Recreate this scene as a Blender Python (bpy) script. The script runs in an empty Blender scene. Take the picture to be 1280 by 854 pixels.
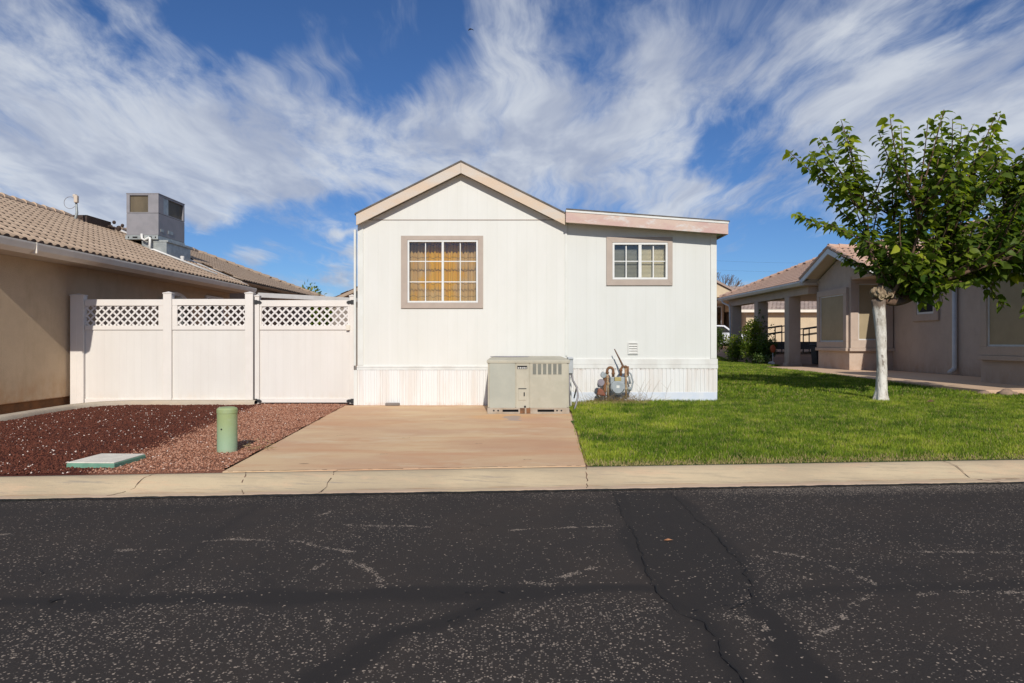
import bpy, math, random
import numpy as np
from mathutils import Vector, Matrix
random.seed(7); rng = np.random.default_rng(7)
K = 853.33; CZ = 1.29
sc = bpy.context.scene
COL = sc.collection
def X(px, Y): return (px-640)*Y/K
def Z(py, Y): return CZ-(py-427)*Y/K
def onplane(px, py, z=0.0):
    Y = (CZ-z)*K/(py-427); return ((px-640)*Y/K, Y)

# ------------------------------------------------------------------ materials
class NT:
    def __init__(s, name):
        s.m = bpy.data.materials.new(name); s.m.use_nodes = True
        s.t = s.m.node_tree; s.N = s.t.nodes; s.L = s.t.links
        s.b = s.N['Principled BSDF']; s.tc = s.N.new('ShaderNodeTexCoord')
        s.co = s.tc.outputs['Object']
    def link(s, a, b): s.L.new(a, b)
    def noise(s, scale, detail=4, rough=.55, stretch=None, off=0):
        n = s.N.new('ShaderNodeTexNoise'); n.inputs['Scale'].default_value = scale
        n.inputs['Detail'].default_value = detail; n.inputs['Roughness'].default_value = rough
        co = s.co
        if stretch or off:
            mp = s.N.new('ShaderNodeMapping'); s.link(co, mp.inputs[0])
            if stretch: mp.inputs['Scale'].default_value = stretch
            mp.inputs['Location'].default_value = (off, off*1.3, off*.7); co = mp.outputs[0]
        s.link(co, n.inputs['Vector']); return n.outputs[0]
    def math(s, op, a, b=None, c=None):
        n = s.N.new('ShaderNodeMath'); n.operation = op
        for i, v in enumerate((a, b, c)):
            if v is None: continue
            if isinstance(v, (int, float)): n.inputs[i].default_value = v
            else: s.link(v, n.inputs[i])
        return n.outputs[0]
    def ramp(s, v, a, b, lo=0, hi=1):
        n = s.N.new('ShaderNodeMapRange'); n.interpolation_type = 'SMOOTHSTEP'
        s.link(v, n.inputs[0])
        for i, q in zip((1, 2, 3, 4), (a, b, lo, hi)): n.inputs[i].default_value = q
        return n.outputs[0]
    def mix(s, f, a, b, mode='MIX'):
        n = s.N.new('ShaderNodeMix'); n.data_type = 'RGBA'; n.blend_type = mode
        for sock, v in ((n.inputs[0], f), (n.inputs[6], a), (n.inputs[7], b)):
            if isinstance(v, (int, float)): sock.default_value = v
            elif isinstance(v, tuple): sock.default_value = (*v, 1)
            else: s.link(v, sock)
        return n.outputs[2]
    def sep(s, v=None):
        n = s.N.new('ShaderNodeSeparateXYZ'); s.link(v or s.co, n.inputs[0]); return n.outputs
    def attr(s, name):
        n = s.N.new('ShaderNodeAttribute'); n.attribute_name = name; return n.outputs['Fac']
    def bump(s, h, strength, dist=.01):
        n = s.N.new('ShaderNodeBump'); n.inputs['Strength'].default_value = strength
        n.inputs['Distance'].default_value = dist; s.link(h, n.inputs['Height'])
        s.link(n.outputs[0], s.b.inputs['Normal'])
    def col(s, c):
        if isinstance(c, tuple): s.b.inputs['Base Color'].default_value = (*c, 1)
        else: s.link(c, s.b.inputs['Base Color'])
    def set(s, rough=.6, metal=0, spec=.5):
        s.b.inputs['Roughness'].default_value = rough; s.b.inputs['Metallic'].default_value = metal
        s.b.inputs['Specular IOR Level'].default_value = spec; return s
def simple(name, c1, c2=None, scale=6, rough=.6, bump=.2, bscale=60, metal=0, spec=.4, stretch=None, bd=.004):
    n = NT(name); n.set(rough, metal, spec)
    c2 = c2 or tuple(v*.85 for v in c1)
    n.col(n.mix(n.ramp(n.noise(scale, 5, .6, stretch), .35, .68), c1, c2))
    if bump: n.bump(n.noise(bscale, 3, .6, stretch), bump, bd)
    return n.m
def grooved(name, c1, c2, pitch, axis=0, width=.05, depth=.004, rough=.55, dark=.8, grime=None, grain=True):
    n = NT(name); n.set(rough, 0, .35)
    s = n.sep()
    f = n.math('FRACT', n.math('MULTIPLY', s[axis], 1/pitch))
    g = n.ramp(n.math('ABSOLUTE', n.math('SUBTRACT', f, .5)), .5-width, .5-width*.4, 0, 1)
    base = n.mix(n.ramp(n.noise(2.2, 5, .6, (1, 1, .35)), .35, .7), c1, c2)
    base = n.mix(n.math('MULTIPLY', g, 1-dark), base, (c1[0]*.3, c1[1]*.3, c1[2]*.28))
    if grime:
        gz = n.ramp(s[2], grime[0], grime[1], 1, 0)
        gn = n.math('MULTIPLY', gz, n.ramp(n.noise(3.5, 5, .7, (1.5, 1, .3), 3), .42, .7))
        base = n.mix(n.math('MULTIPLY', gn, .6), base, grime[2])
    n.col(base)
    base = n.mix(n.math('MULTIPLY', n.ramp(n.noise(2.6, 3, .6, (3, 3, .05), 9), .35, .65), .35), base, (c1[0]*.93, c1[1]*.93, c1[2]*.91))
    n.col(base)
    h = n.math('ADD', n.math('MULTIPLY', g, -1.0), n.math('MULTIPLY', n.noise(1.6, 2, .5, (1, 1, .5)), 3.0))
    if grain: h = n.math('ADD', h, n.math('MULTIPLY', n.noise(30, 4, .6, (3, 3, .12)), .5))
    n.bump(h, .6, depth)
    return n.m
M = {}
M['siding'] = grooved('white_siding', (.685, .68, .635), (.655, .65, .60), .2, 0, .03, .0015, dark=.93)
M['siding_cool'] = grooved('cool_white_siding', (.655, .658, .62), (.63, .632, .59), .2, 0, .03, .0015, dark=.93)
M['trim'] = simple('white_trim', (.69, .69, .65), (.60, .585, .54), 3, .5, .15, 50, stretch=(1, 1, .5))
M['corner'] = simple('white_corner', (.68, .685, .64), (.63, .63, .58), 3, .5, .1)
n = NT('ribbed_skirt'); n.set(.5)
s_ = n.sep()
base = n.mix(n.ramp(n.noise(1.7, 4, .6, (2.2, 1, .25)), .45, .62), (.71, .705, .68), (.67, .635, .59))
st = n.math('MULTIPLY', n.ramp(s_[2], .70, .745, 0, 1), n.ramp(n.noise(7, 5, .7, (2, 1, 2), 4), .50, .66))
base = n.mix(st, base, (.30, .20, .13))
bz = n.math('MULTIPLY', n.ramp(s_[2], .10, .0, 0, 1), n.ramp(n.noise(6, 4, .7), .4, .7))
base = n.mix(n.math('MULTIPLY', bz, .6), base, (.55, .40, .28))
n.col(base); n.bump(n.noise(40), .1, .003); M['skirt'] = n.m
M['foundation_blue'] = simple('pale_foundation', (.56, .61, .69), (.64, .66, .69), 5, .7, .3, 30)
n = NT('weathered_fascia'); n.set(.7)
c = n.mix(n.ramp(n.noise(1.6, 5, .65, (.7, 1, 2)), .38, .62), (.57, .43, .35), (.52, .345, .305))
c = n.mix(n.ramp(n.noise(2.3, 5, .7, (1, 1, 2.5), 5), .52, .66), c, (.60, .555, .52))
n.col(c); n.bump(n.noise(60, 4, .6, (.3, 1, 3)), .3, .003); M['fascia'] = n.m
n = NT('weathered_fascia_tan'); n.set(.7)
c = n.mix(n.ramp(n.noise(1.6, 5, .65, (.7, 1, 2)), .38, .66), (.60, .465, .34), (.57, .505, .43))
n.col(c); n.bump(n.noise(60, 4, .6, (.3, 1, 3)), .3, .003); M['fascia_tan'] = n.m
M['soffit'] = simple('painted_soffit', (.72, .66, .55), (.60, .54, .45), 4)
M['shingle'] = simple('asphalt_shingle', (.10, .09, .08), (.16, .14, .12), 12, .9, .8, 40)
M['taupe'] = simple('taupe_window_trim', (.42, .345, .285), (.385, .315, .26), 5, .5, .1)
M['vinyl'] = simple('white_vinyl', (.72, .72, .69), (.67, .67, .64), 6, .35, 0)
M['fence'] = grooved('fence_vinyl', (.73, .69, .635), (.695, .65, .595), .152, 0, .012, .002, rough=.4, dark=.82, grime=(.0, .35, (.62, .50, .38)), grain=False)
M['fence_rail'] = simple('fence_rail_vinyl', (.75, .70, .64), (.71, .66, .60), 2, .4, .05)
M['lattice'] = simple('lattice_vinyl', (.72, .68, .64), (.68, .64, .60), 2, .4, 0)
M['black'] = simple('black_metal', (.02, .02, .02), (.04, .04, .04), 8, .5, .1)
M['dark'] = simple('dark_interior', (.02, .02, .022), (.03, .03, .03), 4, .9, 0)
# glass: a clear pane with fresnel reflection
def glass(name, tint=(.9, .93, .93), base=.07):
    m = bpy.data.materials.new(name); m.use_nodes = True; N = m.node_tree.nodes; L = m.node_tree.links
    N.remove(N['Principled BSDF']); out = N['Material Output']
    t = N.new('ShaderNodeBsdfTransparent'); t.inputs[0].default_value = (*tint, 1)
    g = N.new('ShaderNodeBsdfGlossy'); g.inputs['Roughness'].default_value = .02
    f = N.new('ShaderNodeFresnel'); f.inputs[0].default_value = 1.5
    a = N.new('ShaderNodeMath'); a.operation = 'ADD'; a.inputs[1].default_value = base; L.new(f.outputs[0], a.inputs[0])
    x = N.new('ShaderNodeMixShader'); L.new(a.outputs[0], x.inputs[0]); L.new(t.outputs[0], x.inputs[1]); L.new(g.outputs[0], x.inputs[2])
    L.new(x.outputs[0], out.inputs[0]); return m
M['glass'] = glass('window_glass', (.95, .95, .93), .015); M['glass_dark'] = glass('dark_glass', (.25, .28, .28), .10)
# curtain cloth with rows of a darker squiggle
n = NT('ochre_curtain'); n.set(.85, 0, .1)
s_ = n.sep()
wob = n.math('ADD', n.math('MULTIPLY', n.noise(14, 2, .5, (1, 1, .01)), .07), n.math('MULTIPLY', n.math('SINE', n.math('MULTIPLY', s_[0], 38)), .012))
f = n.math('FRACT', n.math('DIVIDE', n.math('ADD', s_[2], wob), .265))
ln = n.ramp(n.math('ABSOLUTE', n.math('SUBTRACT', f, .5)), .0, .045, 1, 0)
c = n.mix(n.ramp(n.noise(2.0, 2, .5, None, 2), .42, .56), (.62, .43, .19), (.70, .41, .03))
c = n.mix(n.math('MULTIPLY', ln, .75), c, (.13, .075, .03))
n.col(c); n.bump(n.noise(200), .1, .002); M['curtain'] = n.m
M['blind'] = simple('beige_blind', (.60, .53, .36), (.52, .47, .33), 4, .7, .1)
M['blind_grey'] = simple('screened_blind', (.25, .25, .21), (.21, .21, .18), 4, .7, .1)
def stucco(name, c1, c2, dirt=(.45, .28, .15), z0=.1, z1=.9, amt=.5):
    n = NT(name); n.set(.9, 0, .15)
    s = n.sep(); c = n.mix(n.ramp(n.noise(1.3, 6, .65), .35, .68), c1, c2)
    d = n.math('MULTIPLY', n.ramp(s[2], z0, z1, 1, 0), n.ramp(n.noise(2.5, 5, .7, (1, 1, .6), 2), .35, .7))
    c = n.mix(n.math('MULTIPLY', d, amt), c, dirt)
    c = n.mix(n.math('MULTIPLY', n.ramp(n.noise(5, 6, .75, (1, 1, .25), 7), .5, .7), .30), c, (c1[0]*.72, c1[1]*.70, c1[2]*.66))
    c = n.mix(n.math('MULTIPLY', n.ramp(n.noise(80, 4, .7), .45, .7), .22), c, (c1[0]*.6, c1[1]*.58, c1[2]*.55))
    n.col(c); n.bump(n.noise(60, 5, .7), .9, .016); return n.m
M['stucco_left'] = stucco('brown_stucco', (.60, .45, .295), (.53, .395, .26), (.42, .22, .09), .1, .8, .75)
M['stucco_right'] = stucco('taupe_stucco', (.58, .465, .375), (.52, .41, .33), (.40, .24, .14), .1, .7, .5)
M['stucco_trim'] = stucco('taupe_trim_stucco', (.54, .43, .35), (.49, .39, .32), amt=.1)
M['stucco_cream'] = stucco('cream_stucco', (.62, .50, .34), (.56, .45, .31), amt=.2)
M['stucco_grey'] = stucco('grey_brown_stucco', (.30, .26, .22), (.26, .22, .19), amt=.2)
M['footing'] = simple('stained_footing', (.22, .10, .035), (.14, .07, .03), 5, .9, .6, 40)
M['gutter_l'] = simple('beige_gutter', (.80, .73, .62), (.72, .65, .55), 3, .4, .05)
M['gutter_r'] = simple('white_gutter', (.66, .65, .63), (.58, .57, .55), 3, .4, .05)
M['soffit_l'] = grooved('vented_soffit', (.52, .44, .35), (.48, .40, .32), .3, 1, .03, .003)
def tile(name, c1, c2, c3):
    n = NT(name); n.set(.8, 0, .25)
    a = n.attr('tone')
    c = n.mix(a, c1, c2); c = n.mix(n.math('MULTIPLY', n.ramp(n.noise(5, 5, .7), .5, .72), .6), c, c3)
    n.col(c); n.bump(n.noise(60, 4), .5, .006); return n.m
M['tile_left'] = tile('tan_roof_tile', (.54, .40, .285), (.44, .32, .225), (.33, .23, .16))
M['tile_left_back'] = tile('brown_roof_tile', (.40, .30, .22), (.34, .25, .18), (.25, .18, .13))
M['tile_right'] = tile('pink_roof_tile', (.52, .345, .26), (.42, .27, .20), (.56, .43, .34))
M['tile_grey'] = tile('grey_roof_tile', (.34, .26, .22), (.24, .19, .17), (.42, .33, .29))
M['mortar_and_shade'] = simple('mortar_and_tile_end_shade', (.075, .05, .04), (.05, .035, .03), 10, .95, .4)  # shade of hollow tile ends put into this colour; also real ridge mortar
def concrete(name, c1, c2, c3, sc_=1.2, bump=.35):
    n = NT(name); n.set(.85, 0, .2)
    c = n.mix(n.ramp(n.noise(sc_, 6, .65, (.5, 1, 1)), .36, .66), c1, c2)
    c = n.mix(n.math('MULTIPLY', n.ramp(n.noise(sc_*2.2, 6, .7, (.35, 1, 1), 6), .52, .7), .75), c, c3)
    c = n.mix(n.math('MULTIPLY', n.ramp(n.noise(90, 3, .7), .56, .7), .25), c, (.25, .2, .16))
    n.col(c); n.bump(n.noise(110, 4, .7), bump, .004); return n.m
M['kerb'] = concrete('kerb_concrete', (.53, .44, .33), (.47, .39, .29), (.56, .40, .28), 2.0)
M['path'] = concrete('path_concrete', (.66, .47, .32), (.60, .42, .29), (.68, .50, .33), 1.0)
M['edging'] = concrete('edging_concrete', (.50, .43, .33), (.42, .35, .27), (.52, .40, .28), 2.0)
M['crack'] = simple('crack_dark', (.05, .035, .028), (.20, .11, .07), 6, .95, 0)
M['crack_road'] = simple('road_crack', (.008, .008, .009), (.014, .013, .013), 6, .95, 0)

# ------------------------------------------------------------------ mesh helpers
class MB:
    def __init__(s): s.v = []; s.f = []; s.mi = []; s.cur = 0
    def add(s, vs, fs):
        o = len(s.v); s.v += [tuple(v) for v in vs]
        for f in fs: s.f.append([i+o for i in f]); s.mi.append(s.cur)
        return s
    def box(s, x0, x1, y0, y1, z0, z1):
        x0, x1 = sorted((x0, x1)); y0, y1 = sorted((y0, y1)); z0, z1 = sorted((z0, z1))
        vs = [(x0,y0,z0),(x1,y0,z0),(x1,y1,z0),(x0,y1,z0),(x0,y0,z1),(x1,y0,z1),(x1,y1,z1),(x0,y1,z1)]
        return s.add(vs, [(0,3,2,1),(4,5,6,7),(0,1,5,4),(1,2,6,5),(2,3,7,6),(3,0,4,7)])
    def prism(s, pts, d):                 # polygon (list of 3D pts) extruded by vector d
        n = len(pts); a = [Vector(p) for p in pts]; d = Vector(d)
        nrm = (a[1]-a[0]).cross(a[2]-a[0])
        tot = Vector((0,0,0))
        for i in range(n): tot += a[i].cross(a[(i+1) % n])
        if tot.dot(d) > 0: a = a[::-1]
        b = [p+d for p in a]
        fs = [tuple(range(n)), tuple(range(2*n-1, n-1, -1))]
        fs += [(i, i+n, (i+1) % n+n, (i+1) % n) for i in range(n)]
        # orientation: first cap faces -d
        return s.add(a+b, fs)
    def tube(s, pts, r, n=8, cap=True):
        pts = [Vector(p) for p in pts]; m = len(pts)
        if not hasattr(r, '__len__'): r = [r]*m
        vs = []; ref = None
        for i, p in enumerate(pts):
            t = (pts[min(i+1, m-1)]-pts[max(i-1, 0)]).normalized()
            if ref is None: ref = t.orthogonal().normalized()
            ref = (ref-t*ref.dot(t)).normalized(); q = t.cross(ref)
            for k in range(n):
                a = 2*math.pi*k/n; vs.append(p+(ref*math.cos(a)+q*math.sin(a))*r[i])
        fs = [(i*n+k, i*n+(k+1) % n, (i+1)*n+(k+1) % n, (i+1)*n+k) for i in range(m-1) for k in range(n)]
        if cap: fs += [tuple(range(n-1, -1, -1)), tuple((m-1)*n+k for k in range(n))]
        return s.add(vs, fs)
    def ball(s, c, r, nu=12, nv=8):
        if not hasattr(r, '__len__'): r = (r, r, r)
        vs = [(c[0], c[1], c[2]+r[2])]
        for j in range(1, nv):
            t = math.pi*j/nv
            for i in range(nu):
                a = 2*math.pi*i/nu; vs.append((c[0]+r[0]*math.sin(t)*math.cos(a), c[1]+r[1]*math.sin(t)*math.sin(a), c[2]+r[2]*math.cos(t)))
        vs.append((c[0], c[1], c[2]-r[2])); e = len(vs)-1; fs = []
        for i in range(nu):
            fs.append((0, 1+i, 1+(i+1) % nu)); fs.append((e, e-nu+(i+1) % nu, e-nu+i))
            for j in range(nv-2):
                a = 1+j*nu; fs.append((a+i, a+nu+i, a+nu+(i+1) % nu, a+(i+1) % nu))
        return s.add(vs, fs)
    def disc(s, c, axis, r, h, n=20, r2=None):
        a = Vector(axis).normalized(); c = Vector(c); return s.tube([c, c+a*h], [r, r2 or r], n)
    def frame(s, x0, x1, z0, z1, w, y0, y1):     # rectangular frame in the XZ plane
        s.box(x0, x1, y0, y1, z0, z0+w); s.box(x0, x1, y0, y1, z1-w, z1)
        s.box(x0, x0+w, y0, y1, z0+w, z1-w); s.box(x1-w, x1, y0, y1, z0+w, z1-w); return s
    def framey(s, y0, y1, z0, z1, w, x0, x1):    # the same in the YZ plane
        s.box(x0, x1, y0, y1, z0, z0+w); s.box(x0, x1, y0, y1, z1-w, z1)
        s.box(x0, x1, y0, y0+w, z0+w, z1-w); s.box(x0, x1, y1-w, y1, z0+w, z1-w); return s
    def build(s, name, mats, parent=None, bevel=0, smooth=False):
        me = bpy.data.meshes.new(name)
        off = Vector(parent_loc(parent)) if parent else Vector((0,0,0))
        me.from_pydata([Vector(v)-off for v in s.v], [], s.f)
        if not isinstance(mats, (list, tuple)): mats = [mats]
        for m in mats: me.materials.append(m)
        me.polygons.foreach_set('material_index', s.mi)
        if smooth: me.polygons.foreach_set('use_smooth', [True]*len(me.polygons))
        me.update(); o = bpy.data.objects.new(name, me); COL.objects.link(o)
        if parent: o.parent = parent
        if bevel:
            b = o.modifiers.new('bevel', 'BEVEL'); b.width = bevel; b.segments = 2; b.limit_method = 'ANGLE'
            b.angle_limit = math.radians(40)
        return o
def pieces(name, mat, parent, boxes, bevel=0):
    for q in boxes: MB().box(*q).build(name, mat, parent, bevel)
def parent_loc(p):
    v = Vector((0,0,0))
    while p: v += p.location; p = p.parent
    return v
def tag(o, label=None, cat=None, group=None, kind=None):
    if label: o['label'] = label
    if cat: o['category'] = cat
    if group: o['group'] = group
    if kind: o['kind'] = kind
    return o
def thing(name, loc, label, cat, group=None):
    o = bpy.data.objects.new(name, None); o.empty_display_size = .2; COL.objects.link(o); o.location = loc
    return tag(o, label, cat, group)
def npmesh(name, V, F, mat, attrs=None, smooth=False, parent=None, nside=None):
    """V (n,3) array, F (m,k) array of equal sized faces"""
    V = np.asarray(V, np.float32)
    if parent: V = V-np.array(parent_loc(parent), np.float32)
    F = np.asarray(F, np.int32); m, k = F.shape
    me = bpy.data.meshes.new(name); me.vertices.add(len(V)); me.vertices.foreach_set('co', V.ravel())
    me.loops.add(m*k); me.loops.foreach_set('vertex_index', F.ravel())
    me.polygons.add(m); me.polygons.foreach_set('loop_start', np.arange(0, m*k, k, dtype=np.int32))
    if smooth: me.polygons.foreach_set('use_smooth', np.ones(m, bool))
    me.materials.append(mat)
    for a, v in (attrs or {}).items():
        at = me.attributes.new(a, 'FLOAT', 'POINT'); at.data.foreach_set('value', np.asarray(v, np.float32))
    me.update(calc_edges=True); me.validate()
    o = bpy.data.objects.new(name, me); COL.objects.link(o)
    if parent: o.parent = parent
    return o
def vnoise(x, y, scale, seed=0, octs=3):
    r = np.random.default_rng(seed); out = 0; amp = 1; tot = 0
    for o in range(octs):
        G = r.random((257, 257)); xs = np.mod(x*scale+17.3*o+1000, 256); ys = np.mod(y*scale+9.1*o+1000, 256)
        xi = xs.astype(int); yi = ys.astype(int); fx = xs-xi; fy = ys-yi
        fx = fx*fx*(3-2*fx); fy = fy*fy*(3-2*fy); x2 = (xi+1) % 257; y2 = (yi+1) % 257
        out = out+amp*((G[xi, yi]*(1-fx)+G[x2, yi]*fx)*(1-fy)+(G[xi, y2]*(1-fx)+G[x2, y2]*fx)*fy)
        tot += amp; amp *= .5; scale *= 2.03
    return out/tot
def distpoly(x, y, pts):
    d = np.full(x.shape, 1e9)
    for (ax, ay), (bx, by) in zip(pts[:-1], pts[1:]):
        ex, ey = bx-ax, by-ay; t = np.clip(((x-ax)*ex+(y-ay)*ey)/(ex*ex+ey*ey+1e-9), 0, 1)
        d = np.minimum(d, np.hypot(x-ax-t*ex, y-ay-t*ey))
    return d

# ------------------------------------------------------------------ camera, sun, sky
cam = bpy.data.objects.new('camera', bpy.data.cameras.new('camera')); COL.objects.link(cam)
cam.data.lens = 24; cam.data.sensor_width = 36; cam.data.clip_end = 2000; cam.data.clip_start = .05
cam.location = (0, 0, CZ); cam.rotation_euler = (math.radians(90), 0, 0); sc.camera = cam
d = Vector((-.09, 1, -.63)).normalized()
sl = bpy.data.lights.new('sun', 'SUN'); sl.energy = 3.9; sl.angle = math.radians(.53); sl.color = (1, .945, .86)
so = bpy.data.objects.new('sun', sl); COL.objects.link(so); so.rotation_euler = d.to_track_quat('-Z', 'Y').to_euler()
so.location = (5, -20, 20)
sc.view_settings.view_transform = 'Standard'; sc.view_settings.look = 'None'; sc.view_settings.exposure = 0
sc.view_settings.gamma = 1
SKY = .095
w = bpy.data.worlds.new('World'); sc.world = w; w.use_nodes = True
N = w.node_tree.nodes; L = w.node_tree.links; bg = N['Background']; bg.inputs[1].default_value = SKY
sky = N.new('ShaderNodeTexSky'); sky.sky_type = 'NISHITA'; sky.sun_disc = False
sky.sun_elevation = math.radians(32.1); sky.sun_rotation = math.radians(175); sky.altitude = 900
sky.air_density = 1.0; sky.dust_density = .4; sky.ozone_density = 3.0
tc = N.new('ShaderNodeTexCoord'); G = tc.outputs['Generated']
def wm(op, a, b=None, c=None):
    q = N.new('ShaderNodeMath'); q.operation = op
    for i, v in enumerate((a, b, c)):
        if v is None: continue
        if isinstance(v, (int, float)): q.inputs[i].default_value = v
        else: L.new(v, q.inputs[i])
    return q.outputs[0]
def wv(op, a, b=None):
    q = N.new('ShaderNodeVectorMath'); q.operation = op
    for i, v in enumerate((a, b)):
        if v is None: continue
        if isinstance(v, tuple): q.inputs[i].default_value = v
        else: L.new(v, q.inputs[i])
    return q
def wn(vec, scale, detail=6, rough=.6, dist=0):
    q = N.new('ShaderNodeTexNoise'); q.inputs['Scale'].default_value = scale; q.inputs['Detail'].default_value = detail
    q.inputs['Roughness'].default_value = rough; q.inputs['Distortion'].default_value = dist
    L.new(vec, q.inputs['Vector']); return q
def wr(v, a, b, lo=0, hi=1):
    q = N.new('ShaderNodeMapRange'); q.interpolation_type = 'SMOOTHSTEP'; L.new(v, q.inputs[0])
    for i, t in zip((1, 2, 3, 4), (a, b, lo, hi)): q.inputs[i].default_value = t
    return q.outputs[0]
sp = N.new('ShaderNodeSeparateXYZ'); L.new(G, sp.inputs[0])
zz = wm('ADD', wm('MAXIMUM', sp.outputs[2], 0), .13)
cb = N.new('ShaderNodeCombineXYZ'); L.new(wm('DIVIDE', sp.outputs[0], zz), cb.inputs[0]); L.new(wm('DIVIDE', sp.outputs[1], zz), cb.inputs[1])
P = cb.outputs[0]                                   # position on the cloud layer
warp = wn(P, 1.1, 3, .5); wv1 = wv('SUBTRACT', warp.outputs['Color'], (.5, .5, .5)); wv2 = wv('MULTIPLY', wv1.outputs[0], (.45, .9, 0))
P2 = wv('ADD', P, wv2.outputs[0]).outputs[0]
st1 = wv('MULTIPLY', P2, (1.0, .42, 1)).outputs[0]
st2 = wv('MULTIPLY', P2, (3.2, .9, 1)).outputs[0]
n1 = wn(st1, 1.5, 7, .58).outputs[0]; n2 = wn(st2, 1.5, 6, .65).outputs[0]
dens = wm('ADD', wm('ADD', wm('MULTIPLY', n1, .85), wm('MULTIPLY', n2, .95)), -.405)
# where the cloud banks and the clear gaps lie (directions in the sky)
gw = wn(G, 5.0, 4, .6); gwv = wv('MULTIPLY', wv('SUBTRACT', gw.outputs['Color'], (.5, .5, .5)).outputs[0], (.22, .0, .14)).outputs[0]
GD = wv('ADD', G, gwv).outputs[0]
def blob(px, py, rx, ry, wgt, rot=0):
    global dens
    v = Vector((px-640, K, 427-py)); ln = v.length; v.normalize()
    q = wv('SUBTRACT', GD, tuple(v)).outputs[0]
    if rot:
        r = N.new('ShaderNodeVectorRotate'); r.rotation_type = 'Y_AXIS'; r.inputs['Angle'].default_value = math.radians(rot); L.new(q, r.inputs[0]); q = r.outputs[0]
    q = wv('MULTIPLY', q, (ln/rx, ln/(rx+ry)*.7, ln/ry)).outputs[0]
    l = wv('LENGTH', q).outputs['Value']
    g = wr(l, 0, 1.6, wgt, 0)
    dens = wm('ADD', dens, g)
BL = [(110,170,340,85,.24,12),(370,160,140,40,.10,8),(330,235,120,35,.14,8),(640,60,75,95,.17,-20),(700,165,110,80,.17,20),(560,190,130,50,.12,10),
      (1130,160,280,75,.27,-22),(1200,60,140,50,.12,-20),(830,235,60,40,.12,-30),(60,60,160,40,.10,15),
      (320,35,170,34,-.30,25),(480,75,100,45,-.26,30),(790,60,75,60,-.20,60),(905,190,35,50,-.16,-30),(930,40,90,40,-.10,-20),(190,50,70,16,-.12,20),(1010,60,90,30,.12,-25),(60,300,260,24,-.22,12),
      (330,300,240,18,-.16,0),(430,265,70,22,-.12,0),(950,300,160,35,-.22,0),(870,110,45,60,-.08,-40),(880,30,90,28,.02,0),(640,370,900,40,-.14,0),(640,225,260,60,.12,10),(250,215,200,50,.14,10),(830,140,50,90,.22,-25),(860,250,60,40,.16,-25),(330,312,42,14,.22,0),
      (420,297,26,8,.28,0),(430,325,26,8,.22,0),(400,348,80,9,.20,0),(960,350,90,10,.18,0),(160,10,80,16,-.12,10)]
for b_ in BL: blob(*b_)
cov = wr(dens, .34, .78)
cov = wm('MULTIPLY', cov, .88)
shade = wn(st1, 2.3, 5, .6).outputs[0]
mixc = N.new('ShaderNodeMix'); mixc.data_type = 'RGBA'; L.new(wr(shade, .38, .62), mixc.inputs[0])
mixc.inputs[6].default_value = (4.3, 4.8, 6.0, 1); mixc.inputs[7].default_value = (7.1, 7.5, 8.1, 1)
mx = N.new('ShaderNodeMix'); mx.data_type = 'RGBA'; L.new(cov, mx.inputs[0]); L.new(wv('MULTIPLY', sky.outputs[0], (.46, .66, .93)).outputs[0], mx.inputs[6]); L.new(mixc.outputs[2], mx.inputs[7])
L.new(mx.outputs[2], bg.inputs[0])

# ------------------------------------------------------------------ road
def ye(x): return 6.53+.078*x          # edge of the asphalt
def yb(x): return 6.97+.09*x           # back of the kerb
ZR = -.15
def R(px, py): return onplane(px, py, ZR)
nx, ny = 560, 230
gx = np.linspace(-7.5, 7.5, nx); t = np.linspace(0, 1, ny)
GX, T = np.meshgrid(gx, t, indexing='ij'); GY = 2.3+(ye(GX)-2.3)*T
tarL = [[(0,752),(120,750),(300,742),(460,742),(640,742),(800,736)], [(640,742),(590,765),(500,790),(400,850)],
        [(945,760),(975,800),(1015,860)],[(770,618),(800,690),(830,745),(880,785),(930,860)],[(842,618),(900,670),(935,720),(945,760)],
        [(330,690),(322,715),(345,742)],[(0,790),(80,760),(150,740),(240,690),(330,630)],[(940,750),(1060,735),(1280,728)],
        [(250,640),(380,620),(470,612)],[(1000,715),(1100,712),(1280,700)]]
tar = np.zeros_like(GX)
wnz = vnoise(GX, GY, 2.2, 3); WX_ = GX+.16*(vnoise(GX, GY, 2.0, 15)-.5); WY_ = GY+.24*(vnoise(GX, GY, 1.6, 16)-.5)
for i, pl in enumerate(tarL):
    wd = [.13,.10,.14,.10,.09,.05,.07,.10,.07,.05][i]
    dd = distpoly(WX_, WY_, [R(*p) for p in pl])
    tar = np.maximum(tar, np.clip((wd*(.45+1.15*wnz)-dd)/.07, 0, 1)*[1,1,1,1,.9,.7,.6,.7,.5,.4][i])
# the smooth patch between the two cracks
def inside(x, y, poly):
    c = np.zeros(x.shape, bool); n_ = len(poly)
    for i in range(n_):
        (x1, y1), (x2, y2) = poly[i], poly[(i+1) % n_]
        c ^= ((y1 > y) != (y2 > y)) & (x < (x2-x1)*(y-y1)/(y2-y1+1e-12)+x1)
    return c
patch = inside(GX, GY, [R(*p) for p in [(768,616),(800,690),(825,740),(870,775),(935,740),(905,685),(842,616)]])
tar = np.maximum(tar, patch*.75)
chip = .10+.30*np.clip((vnoise(GX, GY, .9, 5)-.42)*4, 0, 1)+.10*np.clip((vnoise(GX, GY, 4, 6)-.5)*4, 0, 1)
chip *= np.clip((6.4-GY)/2.2, .45, 1.3)
chip += 1.6*np.clip((GX-1.7)/.6, 0, 1)*np.clip((GY-(ye(GX)-.42))/.30, 0, 1)*(.5+vnoise(GX, GY, 5, 14))+.45*np.clip((GY-(ye(GX)-.35))/.3, 0, 1)
chip *= 1-.85*tar
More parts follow.
